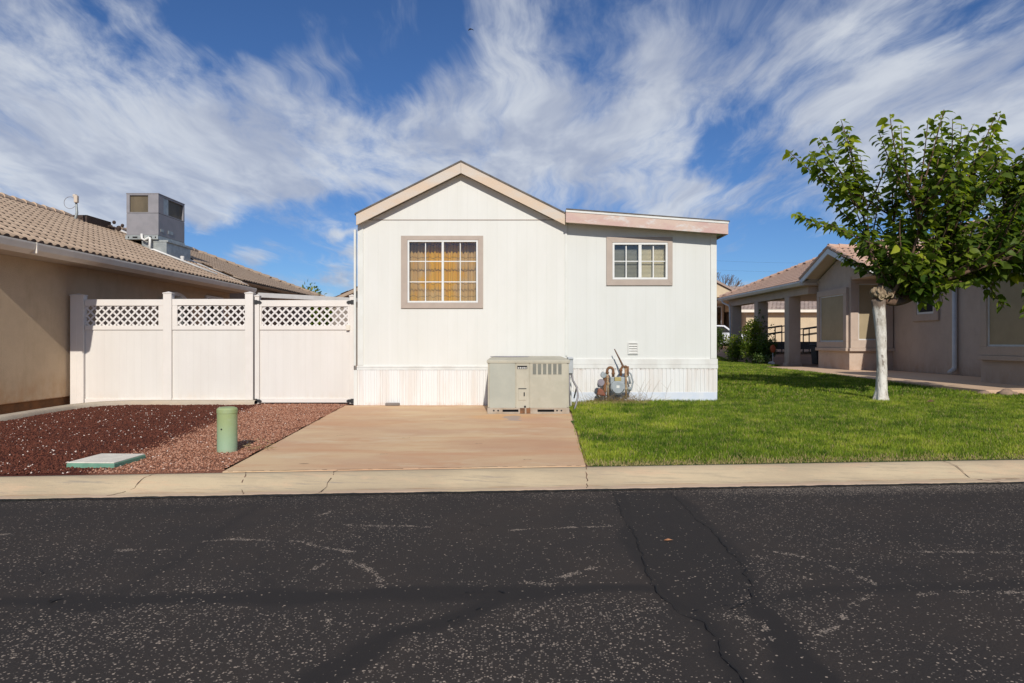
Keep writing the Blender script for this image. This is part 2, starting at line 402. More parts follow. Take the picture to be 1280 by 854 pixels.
lines = [[(255,677),(290,674),(330,676),(375,677),(400,684),(440,690)],[(355,734),(380,720),(405,704)],[(432,700),(455,708),(470,718),(478,731)],
  [(420,656),(460,658),(510,658),(535,659)],[(150,688),(200,688),(220,686)],[(970,690),(1000,695),(1045,710)],[(1060,712),(1095,730)],[(640,663),(700,660),(762,658)],
  [(1088,742),(1060,760),(1050,780),(1020,795)],[(410,775),(413,788)],[(1150,743),(1180,738),(1240,741),(1280,740)],[(1140,690),(1200,690),(1280,691)],[(650,727),(690,731)],[(700,722),(740,710)],
  [(400,645),(412,640)],[(975,717),(1015,724)],[(905,768),(925,772),(950,778),(965,800)],[(0,668),(20,668)],[(600,850),(660,845),(720,850)]]
lm = np.zeros_like(GX)
for pl in lines:
    dd = distpoly(GX, GY, [R(*p) for p in pl]); lm = np.maximum(lm, np.clip((.022*(.2+1.6*vnoise(GX, GY, 9, 8))-dd)/.018, 0, 1))
lm *= np.clip((vnoise(GX, GY, 14, 9, 2)-.33)*5, 0, 1)
V = np.stack([GX, GY, np.full_like(GX, ZR)], -1); V[..., 2] += .012*(vnoise(GX, GY, .8, 11)-.5)*np.clip((ye(GX)-GY)/.4, 0, 1)
V[..., 2] += .004*(vnoise(GX, GY, 8, 12)-.5)
I = np.arange(nx*ny).reshape(nx, ny)
F = np.stack([I[:-1, :-1], I[1:, :-1], I[1:, 1:], I[:-1, 1:]], -1).reshape(-1, 4)
n = NT('asphalt'); n.set(.9, 0, .18)
vo = n.N.new('ShaderNodeTexVoronoi'); vo.inputs['Scale'].default_value = 66; n.link(n.co, vo.inputs['Vector'])
sc1 = n.N.new('ShaderNodeSeparateColor'); n.link(vo.outputs['Color'], sc1.inputs[0])
ca = n.attr('chip'); ta = n.attr('tar'); la = n.attr('pale')
cm = n.math('MULTIPLY', n.math('LESS_THAN', sc1.outputs[0], n.math('MULTIPLY', ca, .28)), n.ramp(vo.outputs['Distance'], .36, .48, 1, 0))
vo2 = n.N.new('ShaderNodeTexVoronoi'); vo2.inputs['Scale'].default_value = 110; n.link(n.co, vo2.inputs['Vector'])
sc2 = n.N.new('ShaderNodeSeparateColor'); n.link(vo2.outputs['Color'], sc2.inputs[0])
cm2 = n.math('MULTIPLY', n.math('LESS_THAN', sc2.outputs[0], n.math('MULTIPLY', ca, .26)), n.ramp(vo2.outputs['Distance'], .38, .52, .9, 0))
cm = n.math('MAXIMUM', cm, cm2)
cm = n.math('MAXIMUM', cm, n.math('MULTIPLY', n.math('LESS_THAN', sc2.outputs[1], n.math('MULTIPLY', la, .9)), n.ramp(vo2.outputs['Distance'], .5, .7, 1, 0)))
base = n.mix(n.ramp(n.noise(1.3, 6, .65), .35, .7), (.036, .0305, .028), (.045, .036, .031))
base = n.mix(n.math('MULTIPLY', n.ramp(n.noise(160, 3, .7), .45, .7), .4), base, (.052, .047, .045))
base = n.mix(n.math('MULTIPLY', ta, .95), base, (.027, .0238, .0228))
chipc = n.mix(sc1.outputs[1], (.48, .385, .30), (.17, .145, .125))
n.col(n.mix(n.math('MULTIPLY', cm, .85), base, chipc))
hb = n.math('ADD', n.math('MULTIPLY', n.noise(170, 3, .7), .6), n.math('MULTIPLY', vo.outputs['Distance'], -.4))
hb = n.math('MULTIPLY', hb, n.math('SUBTRACT', 1, n.math('MULTIPLY', ta, .75)))
n.bump(hb, .9, .006); M['asphalt'] = n.m
ro = npmesh('road', V.reshape(-1, 3), F, M['asphalt'], {'chip': chip.ravel(), 'tar': tar.ravel(), 'pale': lm.ravel()}, smooth=True); tag(ro, kind='structure')
# the rest of the road, beyond the frame: left, right, and behind the camera
b = MB()
b.add([(-200, -3, ZR), (200, -3, ZR), (200, 2.3, ZR), (-200, 2.3, ZR)], [(0,1,2,3)])
for a_, c_ in ((-60, -7.5), (7.5, 60)):
    b.add([(a_, 2.3, ZR), (c_, 2.3, ZR), (c_, ye(c_), ZR), (a_, ye(a_), ZR)], [(0,1,2,3)])
o = b.build('road', M['asphalt']); tag(o, kind='structure')
b = MB(); b.add([(-400, -400, -.02), (400, -400, -.02), (400, -3, -.02), (-400, -3, -.02)], [(0,1,2,3)])
M['soil'] = simple('dry_soil', (.34, .20, .12), (.28, .17, .11), 2, .95, .6, 50)
tag(b.build('ground', M['soil']), kind='structure')
# road cracks
def crackstrip(mb, pts, w0, z, seg=.05, jit=.02, breaks=0):
    P_ = []
    for (ax, ay), (bx, by) in zip(pts[:-1], pts[1:]):
        L_ = math.hypot(bx-ax, by-ay); k = max(1, int(L_/seg))
        for i in range(k): P_.append((ax+(bx-ax)*i/k, ay+(by-ay)*i/k))
    P_.append(pts[-1]); pv = None
    ox = oy = 0
    for i, (x, y) in enumerate(P_):
        ox = ox*.6+random.uniform(-jit, jit); oy = oy*.6+random.uniform(-jit, jit)
        j = min(i+1, len(P_)-1); k = max(i-1, 0); tx, ty = P_[j][0]-P_[k][0], P_[j][1]-P_[k][1]; l = math.hypot(tx, ty)+1e-9
        ww = w0*random.uniform(.25, 1.2); nx_, ny_ = -ty/l*ww, tx/l*ww
        zz_ = z(x, y) if callable(z) else z
        cur = ((x+ox-nx_, y+oy-ny_, zz_), (x+ox+nx_, y+oy+ny_, zz_))
        if pv and random.random() >= breaks: mb.add([pv[0], pv[1], cur[1], cur[0]], [(0,3,2,1)])
        pv = cur
b = MB()
zr = ZR+.0125
for pl, w_, br in (([(768,616),(775,640),(790,665),(800,690),(812,725),(830,750),(852,767),(880,780),(893,795),(905,825),(930,854),(940,870)], .0042, .05),
      ([(838,616),(850,628),(870,650),(890,665),(905,682),(925,705),(938,730),(940,750),(915,762)], .0045, .2),
      ([(865,765),(905,760),(945,755)], .004, .4), ([(580,742),(620,742),(640,748)], .007, .3), ([(600,657),(625,660)], .006, .5),
      ([(560,778),(600,762)], .004, .4), ([(0,772),(40,758),(70,752)], .004, .5), ([(60,755),(75,750)], .008, .2), ([(0,738),(50,725),(52,712)], .003, .4),
      ([(560,668),(590,664)], .008, .4)):
    crackstrip(b, [R(*p) for p in pl], w_, zr, .03, .012, br)
tag(b.build('road_crack', M['crack_road']), kind='structure')

# ------------------------------------------------------------------ kerb (rolled concrete gutter)
prof = [(0, -.16), (0, -.142), (.10, -.138), (.15, -.132), (.20, -.112), (.26, -.075), (.33, -.035), (.40, -.012), (.46, -.002), (.52, 0), (1, 0), (1, -.05)]
def kerbpt(x, u, z):
    a, c_ = ye(x), yb(x); wd = c_-a
    return (x, a+wd*(u if u == 1 else u/.44*.44*(1.0) ), z)
def kz(u):
    for (a, za), (c_, zc) in zip(prof[1:-1], prof[2:]):
        if u <= c_: return za+(zc-za)*((u-a)/(c_-a+1e-9))
    return 0
xs = np.concatenate([np.linspace(-60, -8, 30)[:-1], np.linspace(-8, 8, 321), np.linspace(8, 60, 30)[1:]])
us = [(0, -.16), (0, -.140)]+[(u, kz(u)) for u in (.12, .24, .30, .38, .46, .56, .68, .8, .9, 1)]+[(1, -.06)]
def kz(u):  # rolled profile in units of kerb width
    if u < .24: return -.140+.006*u/.24
    return -.134*(.5+.5*math.cos(math.pi*min(1, (u-.24)/.66)))
us = [(0, -.18), (0, -.140)]+[(u, kz(u)) for u in (.12, .20, .235, .25, .30, .38, .46, .56, .68, .8, .9, 1)]+[(1, -.06)]
V = []
for x in xs:
    a, c_ = ye(x)-.0, yb(x)
    for i, (u, z) in enumerate(us):
        jx = .006*(random.random()-.5) if i in (1,) else 0
        V.append((x, a+(c_-a)*u+jx, z))
m_ = len(us); I = np.arange(len(V)).reshape(-1, m_)
F = np.stack([I[:-1, :-1], I[1:, :-1], I[1:, 1:], I[:-1, 1:]], -1).reshape(-1, 4)
n = NT('kerb_concrete2'); n.set(.85, 0, .2)
s_ = n.sep()
c = n.mix(n.ramp(n.noise(2.0, 6, .65, (.4, 1, 1)), .36, .66), (.52, .415, .27), (.43, .34, .225))
pk = n.math('MULTIPLY', n.ramp(s_[2], -.139, -.128, 1, 0), n.ramp(n.noise(3, 4, .6, (.5, 1, 1)), .3, .6))
c = n.mix(n.math('MULTIPLY', pk, .7), c, (.60, .42, .31))
ln_ = n.math('MULTIPLY', n.ramp(n.math('ABSOLUTE', n.math('ADD', s_[2], .129)), 0, .005, 1, 0), n.ramp(n.noise(5, 4, .6, (.5, 1, 1)), .38, .6))
c = n.mix(n.math('MULTIPLY', ln_, .55), c, (.33, .17, .09))
c = n.mix(n.math('MULTIPLY', n.ramp(n.noise(14, 5, .7, (.12, 2, 2), 3), .50, .68), .55), c, (.33, .27, .19))
c = n.mix(n.math('MULTIPLY', n.ramp(n.noise(3.2, 6, .75, (.5, 2, 2), 8), .50, .66), .5), c, (.57, .39, .25))
c = n.mix(n.math('MULTIPLY', n.ramp(n.noise(7, 6, .75, (.10, 3, 3), 14), .56, .66), .6), c, (.24, .21, .18))
c = n.mix(n.math('MULTIPLY', n.ramp(n.noise(90, 3, .7), .56, .7), .25), c, (.25, .2, .16))
n.col(c); n.bump(n.noise(110, 4, .7), .35, .004)
tag(npmesh('kerb', V, F, n.m, smooth=True), kind='structure')
# ragged asphalt smeared over the lip of the gutter
b = MB(); pv = None; x = -8.0; wv_ = .015
while x < 8:
    wv_ = wv_*.8+.2*random.uniform(-.01, .045)+random.uniform(-.004, .004); wv_ = max(-.004, min(.05, wv_)); y = ye(x)
    cur = ((x, y-.03, ZR+.013), (x, y-.002, -.1385), (x, y+max(.0, wv_), -.1375 if wv_ > 0 else -.1385))
    if pv: b.add([pv[0], cur[0], cur[1], pv[1], cur[2], pv[2]], [(0,1,2,3), (3,2,4,5)])
    pv = cur; x += .02
o = b.build('road_edge', M['crack_road']); tag(o, kind='structure')
b = MB()
def kerbz(x, y):
    u = (y-ye(x))/(yb(x)-ye(x)); return kz(max(0, min(1, u)))+.003
for x0, dxx in ((-3.45, -.3), (-2.62, .12), (-1.75, -.08), (.76, -.03), (4.62, .35), (-5.6, -.3)):
    crackstrip(b, [(x0+dxx, ye(x0)+.05), (x0+dxx*.4, ye(x0)+.18), (x0, yb(x0))], .0055, kerbz, .03, .012, .05)
crackstrip(b, [(-2.8, yb(-2.8)+.005), (.76, yb(.76)+.005)], .006, lambda x, y: .0125, .05, .004, .35)
crackstrip(b, [(4.8, ye(4.8)+.13), (7.5, ye(7.5)+.13)], .006, kerbz, .05, .004, .3)
tag(b.build('kerb_crack', M['crack']), kind='structure')

# ------------------------------------------------------------------ terrain, driveway, paths
def lz(x, y):                                  # lawn / terrain height right of the driveway
    base = .012*max(0, min(y, 30)-7.0)*min(1, max(0, (x-.6)/1.0)) if True else 0
    base = min(base, .2)
    if y > 37: base += min(.7, (y-37)*.085)*min(1, max(0, (x-4)/3))
    return base
def strip(x0, x1, y0f, y1, nx_, ny_, zf):
    V = []; 
    for i in range(nx_+1):
        x = x0+(x1-x0)*i/nx_; a = y0f(x) if callable(y0f) else y0f
        for j in range(ny_+1):
            y = a+(y1-a)*j/ny_; V.append((x, y, zf(x, y)))
    I = np.arange(len(V)).reshape(nx_+1, ny_+1)
    return V, np.stack([I[:-1, :-1], I[1:, :-1], I[1:, 1:], I[:-1, 1:]], -1).reshape(-1, 4)
V, F = strip(-60, 60, yb, 46, 120, 60, lambda x, y: lz(x, y)-.02)
tag(npmesh('ground', V, F, M['soil'], smooth=True), kind='structure')
V, F = strip(-400, 400, 46, 500, 40, 20, lambda x, y: .3 if x < 4 else .86)
V, F = strip(-400, 400, 46, 500, 160, 20, lambda x, y: (lz(x, 46)-.02))
tag(npmesh('ground', V, F, M['soil']), kind='structure')
for sx in (-1, 1):
    b = MB(); b.add([(sx*60, yb(sx*60), -.02), (sx*400, yb(sx*60), -.02), (sx*400, 46, -.02), (sx*60, 46, -.02)], [(0,1,2,3) if sx > 0 else (3,2,1,0)])
    tag(b.build('ground', M['soil']), kind='structure')
# driveway slab
DL = [(-2.85, yb(-2.85)), (.76, yb(.76)), (1.04, 12.05), (1.05, 13.72), (-3.35, 13.72)]
n = NT('driveway_concrete'); n.set(.85, 0, .2)
c = n.mix(n.ramp(n.noise(.8, 6, .65, (.6, 1.2, 1)), .36, .64), (.65, .465, .275), (.57, .365, .225))
c = n.mix(n.math('MULTIPLY', n.ramp(n.noise(1.1, 6, .7, (.5, 1.6, 1), 6), .46, .66), .8), c, (.58, .325, .18))
c = n.mix(n.math('MULTIPLY', n.ramp(n.noise(1.6, 5, .7, (.6, 1.3, 1), 12), .54, .68), .55), c, (.66, .52, .34))
def stain(cx, cy, rx, ry, colr, amt, soft=.5):
    global c
    mp = n.N.new('ShaderNodeMapping'); mp.inputs['Location'].default_value = (-cx/rx, -cy/ry, 0); mp.inputs['Scale'].default_value = (1/rx, 1/ry, 0)
    ad = n.N.new('ShaderNodeVectorMath'); ad.operation = 'ADD'
    nz = n.N.new('ShaderNodeTexNoise'); nz.inputs['Scale'].default_value = 3; n.link(n.co, nz.inputs['Vector'])
    sb = n.N.new('ShaderNodeVectorMath'); sb.operation = 'MULTIPLY_ADD'; n.link(nz.outputs['Color'], sb.inputs[0]); sb.inputs[1].default_value = (.35, .35, 0); n.link(n.co, sb.inputs[2])
    sh = n.N.new('ShaderNodeVectorMath'); sh.operation = 'SUBTRACT'; n.link(sb.outputs[0], sh.inputs[0]); sh.inputs[1].default_value = (.175, .175, 0)
    n.link(sh.outputs[0], mp.inputs[0])
    ln2 = n.N.new('ShaderNodeVectorMath'); ln2.operation = 'LENGTH'; n.link(mp.outputs[0], ln2.inputs[0])
    c = n.mix(n.math('MULTIPLY', n.ramp(ln2.outputs['Value'], 1-soft, 1, 1, 0), amt), c, colr)
stain(-.15, 11.6, .75, .55, (.68, .40, .19), .7)
stain(.45, 11.2, .6, .6, (.58, .33, .21), .5)
stain(.02, 11.45, .17, .45, (.40, .33, .28), .8, .3)
stain(.0, 8.6, 1.1, .6, (.52, .30, .18), .6)
n.col(n.mix(n.math('MULTIPLY', n.ramp(n.noise(90, 3, .7), .56, .7), .25), c, (.28, .2, .15))); n.bump(n.noise(110, 4, .7), .35, .004)
M['drive'] = n.m
b = MB(); b.prism([(x, y, -.05) for x, y in DL], (0, 0, .06)); tag(b.build('driveway', M['drive'], bevel=.006), kind='structure')
b = MB()
for px, py in ((425,545),(507,548),(598,555),(480,568),(554,522),(660,575),(380,580)):
    x, y = onplane(px, py, .01); crackstrip(b, [(x-.05, y), (x+.05, y+.02)], .006, .014, .02, .01, .1)
tag(b.build('driveway_crack', M['crack']), kind='structure')
# path by the right house
b = MB()
b.prism([(10.55, 15.2, -.02), (14.3, 15.2, -.02), (14.3, 27.0, -.02), (12.6, 29.3, -.02), (10.7, 29.3, -.02)], (0, 0, .23))
tag(b.build('path', M['path'], bevel=.01), kind='structure')

# ------------------------------------------------------------------ gravel bed
edge = [(-8.6, 9.3), (-8.25, 10.9), (-8.32, 12.0), (-8.35, 13.0), (-8.15, 13.55), (-7.7, 13.84), (-5.2, 13.86)]
gpoly = [(-8.6, yb(-8.6)), (-2.87, yb(-2.87)), (-3.36, 13.95), (-5.2, 13.95), (-7.7, 13.9), (-8.3, 13.4), (-8.4, 12), (-8.3, 10.9), (-8.6, 9.3)]
bound = [(-3.95, 5.5), (-4.10, 6.55), (-4.26, 7.86), (-4.7, 10.9), (-5.1, 13.9)]
n = NT('gravel_bed'); n.set(.95, 0, .1)
zone = n.attr('zone')
c = n.mix(zone, (.095, .030, .022), (.27, .12, .075))
c = n.mix(n.math('MULTIPLY', n.ramp(n.noise(45, 4, .7), .4, .65), .6), c, (.05, .02, .015))
n.col(c); n.bump(n.noise(60, 4, .7), 1.0, .02)
V, F = strip(-8.7, -2.8, yb, 13.95, 118, 150, lambda x, y: 0)
V = np.array(V); F = np.array(F); cen = V[F].mean(1)
F = F[inside(cen[:, 0], cen[:, 1], gpoly)]
V[:, 2] = .012+.03*(vnoise(V[:, 0], V[:, 1], 1.5, 21)-.5)*np.clip((V[:, 1]-yb(V[:, 0]))/.6, 0, 1)-.03*(V[:, 1] < yb(V[:, 0])+.01)
bx = np.interp(V[:, 1], [p[1] for p in bound], [p[0] for p in bound])
zn = np.clip((V[:, 0]-bx+.25*(vnoise(V[:, 0], V[:, 1], 3, 22)-.5))/.12+.5, 0, 1)
tag(npmesh('gravel_bed', V, F, n.m, {'zone': zn}), 'red gravel bed between the kerb, the brown house and the driveway', 'gravel', kind='stuff')
def stones(name, n_, mat_, smin, smax, sampler, tonef, seed):
    r = np.random.default_rng(seed)
    xy = sampler(n_, r); k = len(xy)
    T_ = np.array([(1,0,0),(0,1,0),(-1,0,0),(0,-1,0),(0,0,1),(0,0,-1)], float)
    Fo = np.array([(0,1,4),(1,2,4),(2,3,4),(3,0,4),(1,0,5),(2,1,5),(3,2,5),(0,3,5)])
    s = r.uniform(smin, smax, (k, 1, 1))*r.uniform(.6, 1.3, (k, 1, 3))
    Vt = T_[None]*s*r.uniform(.7, 1.2, (k, 6, 1)); a = r.uniform(0, 6.28, k); ca_, sa = np.cos(a)[:, None], np.sin(a)[:, None]
    tl = r.uniform(-.5, .5, k)[:, None]
    x_, y_, z_ = Vt[..., 0]*ca_-Vt[..., 1]*sa, Vt[..., 0]*sa+Vt[..., 1]*ca_, Vt[..., 2]*.7
    z_ = z_+x_*tl
    Vt = np.stack([x_+xy[:, :1], y_+xy[:, 1:2], z_+xy[:, 2:3]], -1)
    Ft = (Fo[None]+6*np.arange(k)[:, None, None]).reshape(-1, 3)
    tn = np.repeat(tonef(xy, r), 6)
    return Vt.reshape(-1, 3), Ft, tn
def samp(n_, r):
    x = r.uniform(-8.6, -2.85, n_); y = r.uniform(6.2, 13.95, n_)
    y = 6.2+(y-6.2)**1.15/7.75**.15
    ok = inside(x, y, gpoly) & (y > yb(x)+.03)
    x, y = x[ok], y[ok]; z = .014+.03*(vnoise(x, y, 1.5, 21)-.5)
    return np.stack([x, y, z], -1)
def tonef(xy, r):
    bx = np.interp(xy[:, 1], [p[1] for p in bound], [p[0] for p in bound])
    zone = (xy[:, 0]-bx+r.normal(0, .10, len(xy))) > 0
    t_ = np.where(zone, r.uniform(.40, .92, len(xy)), r.uniform(0, .33, len(xy)))
    wh = (r.random(len(xy)) < np.where(zone, .010, .022)); return np.where(wh, 1.0, t_)
V, F, tn = stones('g', 70000, None, .005, .0185, samp, tonef, 31)
n = NT('lava_gravel'); n.set(.9, 0, .15)
cr = n.N.new('ShaderNodeValToRGB'); n.link(n.attr('tone'), cr.inputs[0]); cr.color_ramp.interpolation = 'LINEAR'
E = cr.color_ramp.elements
E[0].position = 0; E[0].color = (.070, .025, .016, 1); E[1].position = 1; E[1].color = (.70, .58, .50, 1)
for p_, c_ in ((.33, (.17, .055, .033, 1)), (.40, (.23, .095, .055, 1)), (.70, (.42, .20, .125, 1)), (.92, (.50, .30, .21, 1)), (.95, (.66, .52, .44, 1))):
    e = E.new(p_); e.color = c_
n.col(cr.outputs[0]); M['stones'] = n.m
tag(npmesh('gravel', V, F, M['stones'], {'tone': tn}), 'loose dark red and pink-brown lava gravel in front of the white fence', 'gravel', kind='stuff')
# concrete edging
b = MB()
pts = [Vector((x, y, .02)) for x, y in edge]; fine = []
for i in range(len(pts)-1):
    for k in range(6): fine.append(pts[i].lerp(pts[i+1], k/6))
fine.append(pts[-1])
for _ in range(3): fine = [fine[0]]+[(fine[i-1]+fine[i]*2+fine[i+1])/4 for i in range(1, len(fine)-1)]+[fine[-1]]
sec = [(-.09, -.03), (-.085, .05), (-.05, .075), (.05, .08), (.09, .05), (.095, -.03)]
vs = []
for i, p in enumerate(fine):
    t_ = (fine[min(i+1, len(fine)-1)]-fine[max(i-1, 0)]).normalized(); nn = Vector((-t_.y, t_.x, 0))
    vs += [p+nn*a+Vector((0, 0, z)) for a, z in sec]
b.add(vs, [(i*6+k, i*6+k+1, (i+1)*6+k+1, (i+1)*6+k) for i in range(len(fine)-1) for k in range(5)]+[(0,1,2,3,4,5)])
o = b.build('garden_edging', M['edging'], smooth=True)
tag(o, 'low curved concrete edging strip between red gravel and brown wall', 'edging')

# ------------------------------------------------------------------ lawn
lawn = [(.78, yb(.78)), (20, yb(20)), (20, 15.1), (10.5, 15.1), (10.5, 29.3), (12.0, 30.5), (12.0, 40), (4.2, 40), (4.2, 13.9), (1.08, 13.8), (1.06, 12.05)]
n = NT('lawn_soil'); n.set(.95, 0, .1)
n.col(n.mix(n.ramp(n.noise(3, 5, .6), .4, .65), (.055, .10, .015), (.09, .12, .03))); n.bump(n.noise(50, 4), 1, .02)
V, F = strip(.7, 20, yb, 40, 160, 220, lambda x, y: lz(x, y)+(.004 if y > yb(x)+.02 else -.02))
V = np.array(V); F = np.array(F); cen = V[F].mean(1); F = F[inside(cen[:, 0], cen[:, 1], lawn)]
tag(npmesh('lawn_base', V, F, n.m, smooth=True), kind='structure')
def blades(n_, x0, x1, y0, y1, hmin, hmax, wid, seed, pw=1.0):
    r = np.random.default_rng(seed); x = r.uniform(x0, x1, n_); y = y0+(y1-y0)*r.random(n_)**pw
    xj = x+r.normal(0, .018, n_); yj = y+r.normal(0, .016, n_)
    ok = inside(xj, yj, lawn) & (y > yb(x)-.03) & (np.abs(x)/y < .80); x, y = x[ok], y[ok]; k = len(x)
    z = np.minimum(.012*np.maximum(0, np.minimum(y, 30)-7)*np.clip((x-.6), 0, 1), .2); z = z+np.where(y > 37, np.minimum(.7, (y-37)*.085)*np.clip((x-4)/3, 0, 1), 0)
    ed = np.clip((y-yb(x))/.28, 0, 1)                           # clipped dry fringe by the kerb
    h = r.uniform(hmin, hmax, k)*(.8+.5*vnoise(x, y, 1.3, 41))*(.30+.70*ed)
    a = r.uniform(0, 6.28, k); lean = r.uniform(.1, .75, k)*h; la_ = r.uniform(0, 6.28, k)
    wx, wy = np.cos(a)*wid/2*r.uniform(.6, 1.3, k), np.sin(a)*wid/2
    lx, ly = np.cos(la_)*lean, np.sin(la_)*lean
    p = np.empty((k, 5, 3))
    p[:, 0] = np.stack([x-wx, y-wy, z], -1); p[:, 1] = np.stack([x+wx, y+wy, z], -1)
    p[:, 2] = np.stack([x+wx*.8+lx*.35, y+wy*.8+ly*.35, z+h*.6], -1); p[:, 3] = np.stack([x-wx*.8+lx*.35, y-wy*.8+ly*.35, z+h*.6], -1)
    p[:, 4] = np.stack([x+lx, y+ly, z+h], -1)
    i0 = 5*np.arange(k)[:, None]
    Ft = np.concatenate([i0+np.array([[0,1,2]]), i0+np.array([[0,2,3]]), i0+np.array([[3,2,4]])], 0)
    big = vnoise(x, y, .8, 43); med = vnoise(x, y, 3.5, 44)
    tn = .22+.55*np.clip((big-.35)*2.0, 0, 1)*.6+.35*np.clip((med-.4)*2.2, 0, 1)+r.normal(0, .12, k)
    dry = (r.random(k) < (.07+.95*(1-ed)**.9*np.clip(vnoise(x, y, 2, 45)*2, .4, 1)+.10*np.clip((med-.55)*4, 0, 1)))
    nearhouse = (y > 13.0) & (x < 2.6); dry |= nearhouse & (r.random(k) < .5)
    tn = tn-.35*np.clip((.47-vnoise(x, y, 6, 46))*5, 0, 1)
    tn = np.clip(tn, 0, .8); tn = np.where(dry, r.uniform(.86, 1, k), tn)
    return p.reshape(-1, 3), Ft, np.repeat(tn, 5)
n = NT('grass_blades'); n.set(.6, 0, .25)
cr = n.N.new('ShaderNodeValToRGB'); n.link(n.attr('tone'), cr.inputs[0]); E = cr.color_ramp.elements
E[0].position = 0; E[0].color = (.065, .125, .010, 1); E[1].position = 1; E[1].color = (.48, .37, .17, 1)
for p_, c_ in ((.4, (.185, .275, .018, 1)), (.8, (.44, .48, .05, 1)), (.86, (.36, .30, .12, 1))):
    e = E.new(p_); e.color = c_
n.col(cr.outputs[0])
tr = n.N.new('ShaderNodeBsdfTranslucent'); n.link(cr.outputs[0], tr.inputs[0]); mxs = n.N.new('ShaderNodeMixShader'); mxs.inputs[0].default_value = .3
n.link(n.b.outputs[0], mxs.inputs[1]); n.link(tr.outputs[0], mxs.inputs[2]); n.link(mxs.outputs[0], n.N['Material Output'].inputs[0])
M['grass'] = n.m
A = blades(360000, .75, 12, 6.9, 15.1, .028, .062, .0065, 51, 1.25); B = blades(150000, 4, 12, 14, 40, .04, .08, .016, 52, 1.0)
V = np.concatenate([A[0], B[0]]); F = np.concatenate([A[1], B[1]+len(A[0])])
tag(npmesh('lawn_grass', V, F, M['grass'], {'tone': np.concatenate([A[2], B[2]])}), 'mown green lawn with a dry brown fringe along the kerb', 'grass', kind='stuff')

# ------------------------------------------------------------------ white mobile home
YW = 13.76
H = thing('mobile_home', (.5, YW, 0), 'white gabled mobile home with lean-to side room and peach fascia', 'house')
def hx(px): return X(px, YW)
def hz(py): return Z(py, YW)
def wall_holes(mb, x0, x1, z0, z1, y0, y1, holes):
    xs_ = sorted({x0, x1, *[h[0] for h in holes], *[h[1] for h in holes]}); 
    for a, c_ in zip(xs_[:-1], xs_[1:]):
        hs = sorted([(h[2], h[3]) for h in holes if h[0] <= a+1e-6 and h[1] >= c_-1e-6]); z = z0
        for q0, q1 in hs: mb.box(a, c_, y0, y1, z, q0); z = q1
        mb.box(a, c_, y0, y1, z, z1)
xl, xm, xr = hx(448), hx(708), hx(895)
W1 = (hx(510), hx(597), hz(378), hz(301)); W2 = (hx(766), hx(834), hz(349), hz(304))
b = MB(); wall_holes(b, xl, xm, .74, 3.735, YW, YW+.14, [W1]); b.build('wall', M['siding'], H)
b = MB()
def gz(x, top=4.62): return top-abs(x+1.016)*.498                # underside of the gable rake
b.prism([(xl+.0, YW-.006, 3.745), (xm, YW-.006, 3.745), (xm, YW-.006, gz(xm)), (-1.016, YW-.006, 4.66), (xl, YW-.006, gz(xl))] if gz(xl) > 3.75 else
        [(-1.016-(4.66-3.745)/.498, YW-.006, 3.745), (-1.016+(4.66-3.745)/.498, YW-.006, 3.745), (-1.016, YW-.006, 4.66)], (0, .14, 0))
b.build('gable_panel', M['siding'], H)
b = MB(); wall_holes(b, xm+.002, xr, .80, 3.44, YW+.01, YW+.15, [W2])
b.prism([(xm+.002, YW+.01, 3.44), (xr, YW+.01, 3.44), (xr, YW+.01, 3.50), (xm+.002, YW+.01, 3.72)], (0, .14, 0)); b.build('wall', M['siding_cool'], H)
# sides and back
b = MB(); b.box(xl, xl+.12, YW+.145, 30, .74, 3.73); b.box(xl, xr, 30, 30.12, 0, 3.45); b.build('wall', M['siding'], H)
b = MB(); b.box(xr-.12, xr, YW+.155, 29.9, .0, 3.44); b.build('wall', M['siding_cool'], H)
# corner boards and seams
pieces('corner_board', M['corner'], H, [(xl-.012, xl+.10, YW-.022, YW+.05, .803, 3.70), (xm-.03, xm+.012, YW-.018, YW, 1.0, 3.80), (xr-.11, xr+.012, YW-.012, YW+.05, .943, 3.46)], .004)
b = MB(); b.box(hx(470), hx(682), YW-.010, YW+.004, 3.736, 3.744); b.build('panel_seam', M['footing'], H)
# band board above the skirting
pieces('band_board', M['trim'], H, [(xl-.03, xm, YW-.035, YW+.05, .715, .765), (xl-.03, xm, YW-.028, YW+.05, .768, .80), (xm+.03, xr+.03, YW-.035, YW+.05, .745, .83), (xm+.03, xr+.03, YW-.022, YW+.05, .833, .94)], .004)
def ribs(mb, x0, x1, z0, z1, y, pitch, dep, duty=.6):
    x = x0; pts_ = []
    while x < x1:
        a = min(x+pitch*duty, x1); c_ = min(x+pitch*duty+.01, x1); e_ = min(x+pitch-.01, x1); f_ = min(x+pitch, x1)
        pts_ += [(x, 0), (a, 0), (c_, dep), (e_, dep), (f_, 0)]; x += pitch
    vs = []; 
    for (px_, dy) in pts_: vs += [(px_, y+dy, z0), (px_, y+dy, z1)]
    mb.add(vs, [(2*i, 2*i+2, 2*i+3, 2*i+1) for i in range(len(pts_)-1)])
b = MB(); ribs(b, hx(443), xm+.05, 0.0, .714, YW-.05, .115, .014); b.box(hx(443), xm+.05, YW-.03, YW, 0, .70)
b.build('skirting', M['skirt'], H)
b = MB(); ribs(b, xm+.06, xr+.02, .27, .744, YW-.03, .085, .012); b.box(xm+.06, xr+.02, YW-.014, YW, .27, .74); b.build('skirting', M['skirt'], H)
b = MB(); b.box(xm+.06, xr+.015, YW-.034, YW, .0, .27); b.build('foundation', M['foundation_blue'], H, bevel=.004)
b = MB(); b.box(hx(443), hx(443)+.07, YW-.062, YW-.04, 0, .716); b.build('skirting_post', M['corner'], H, bevel=.003)
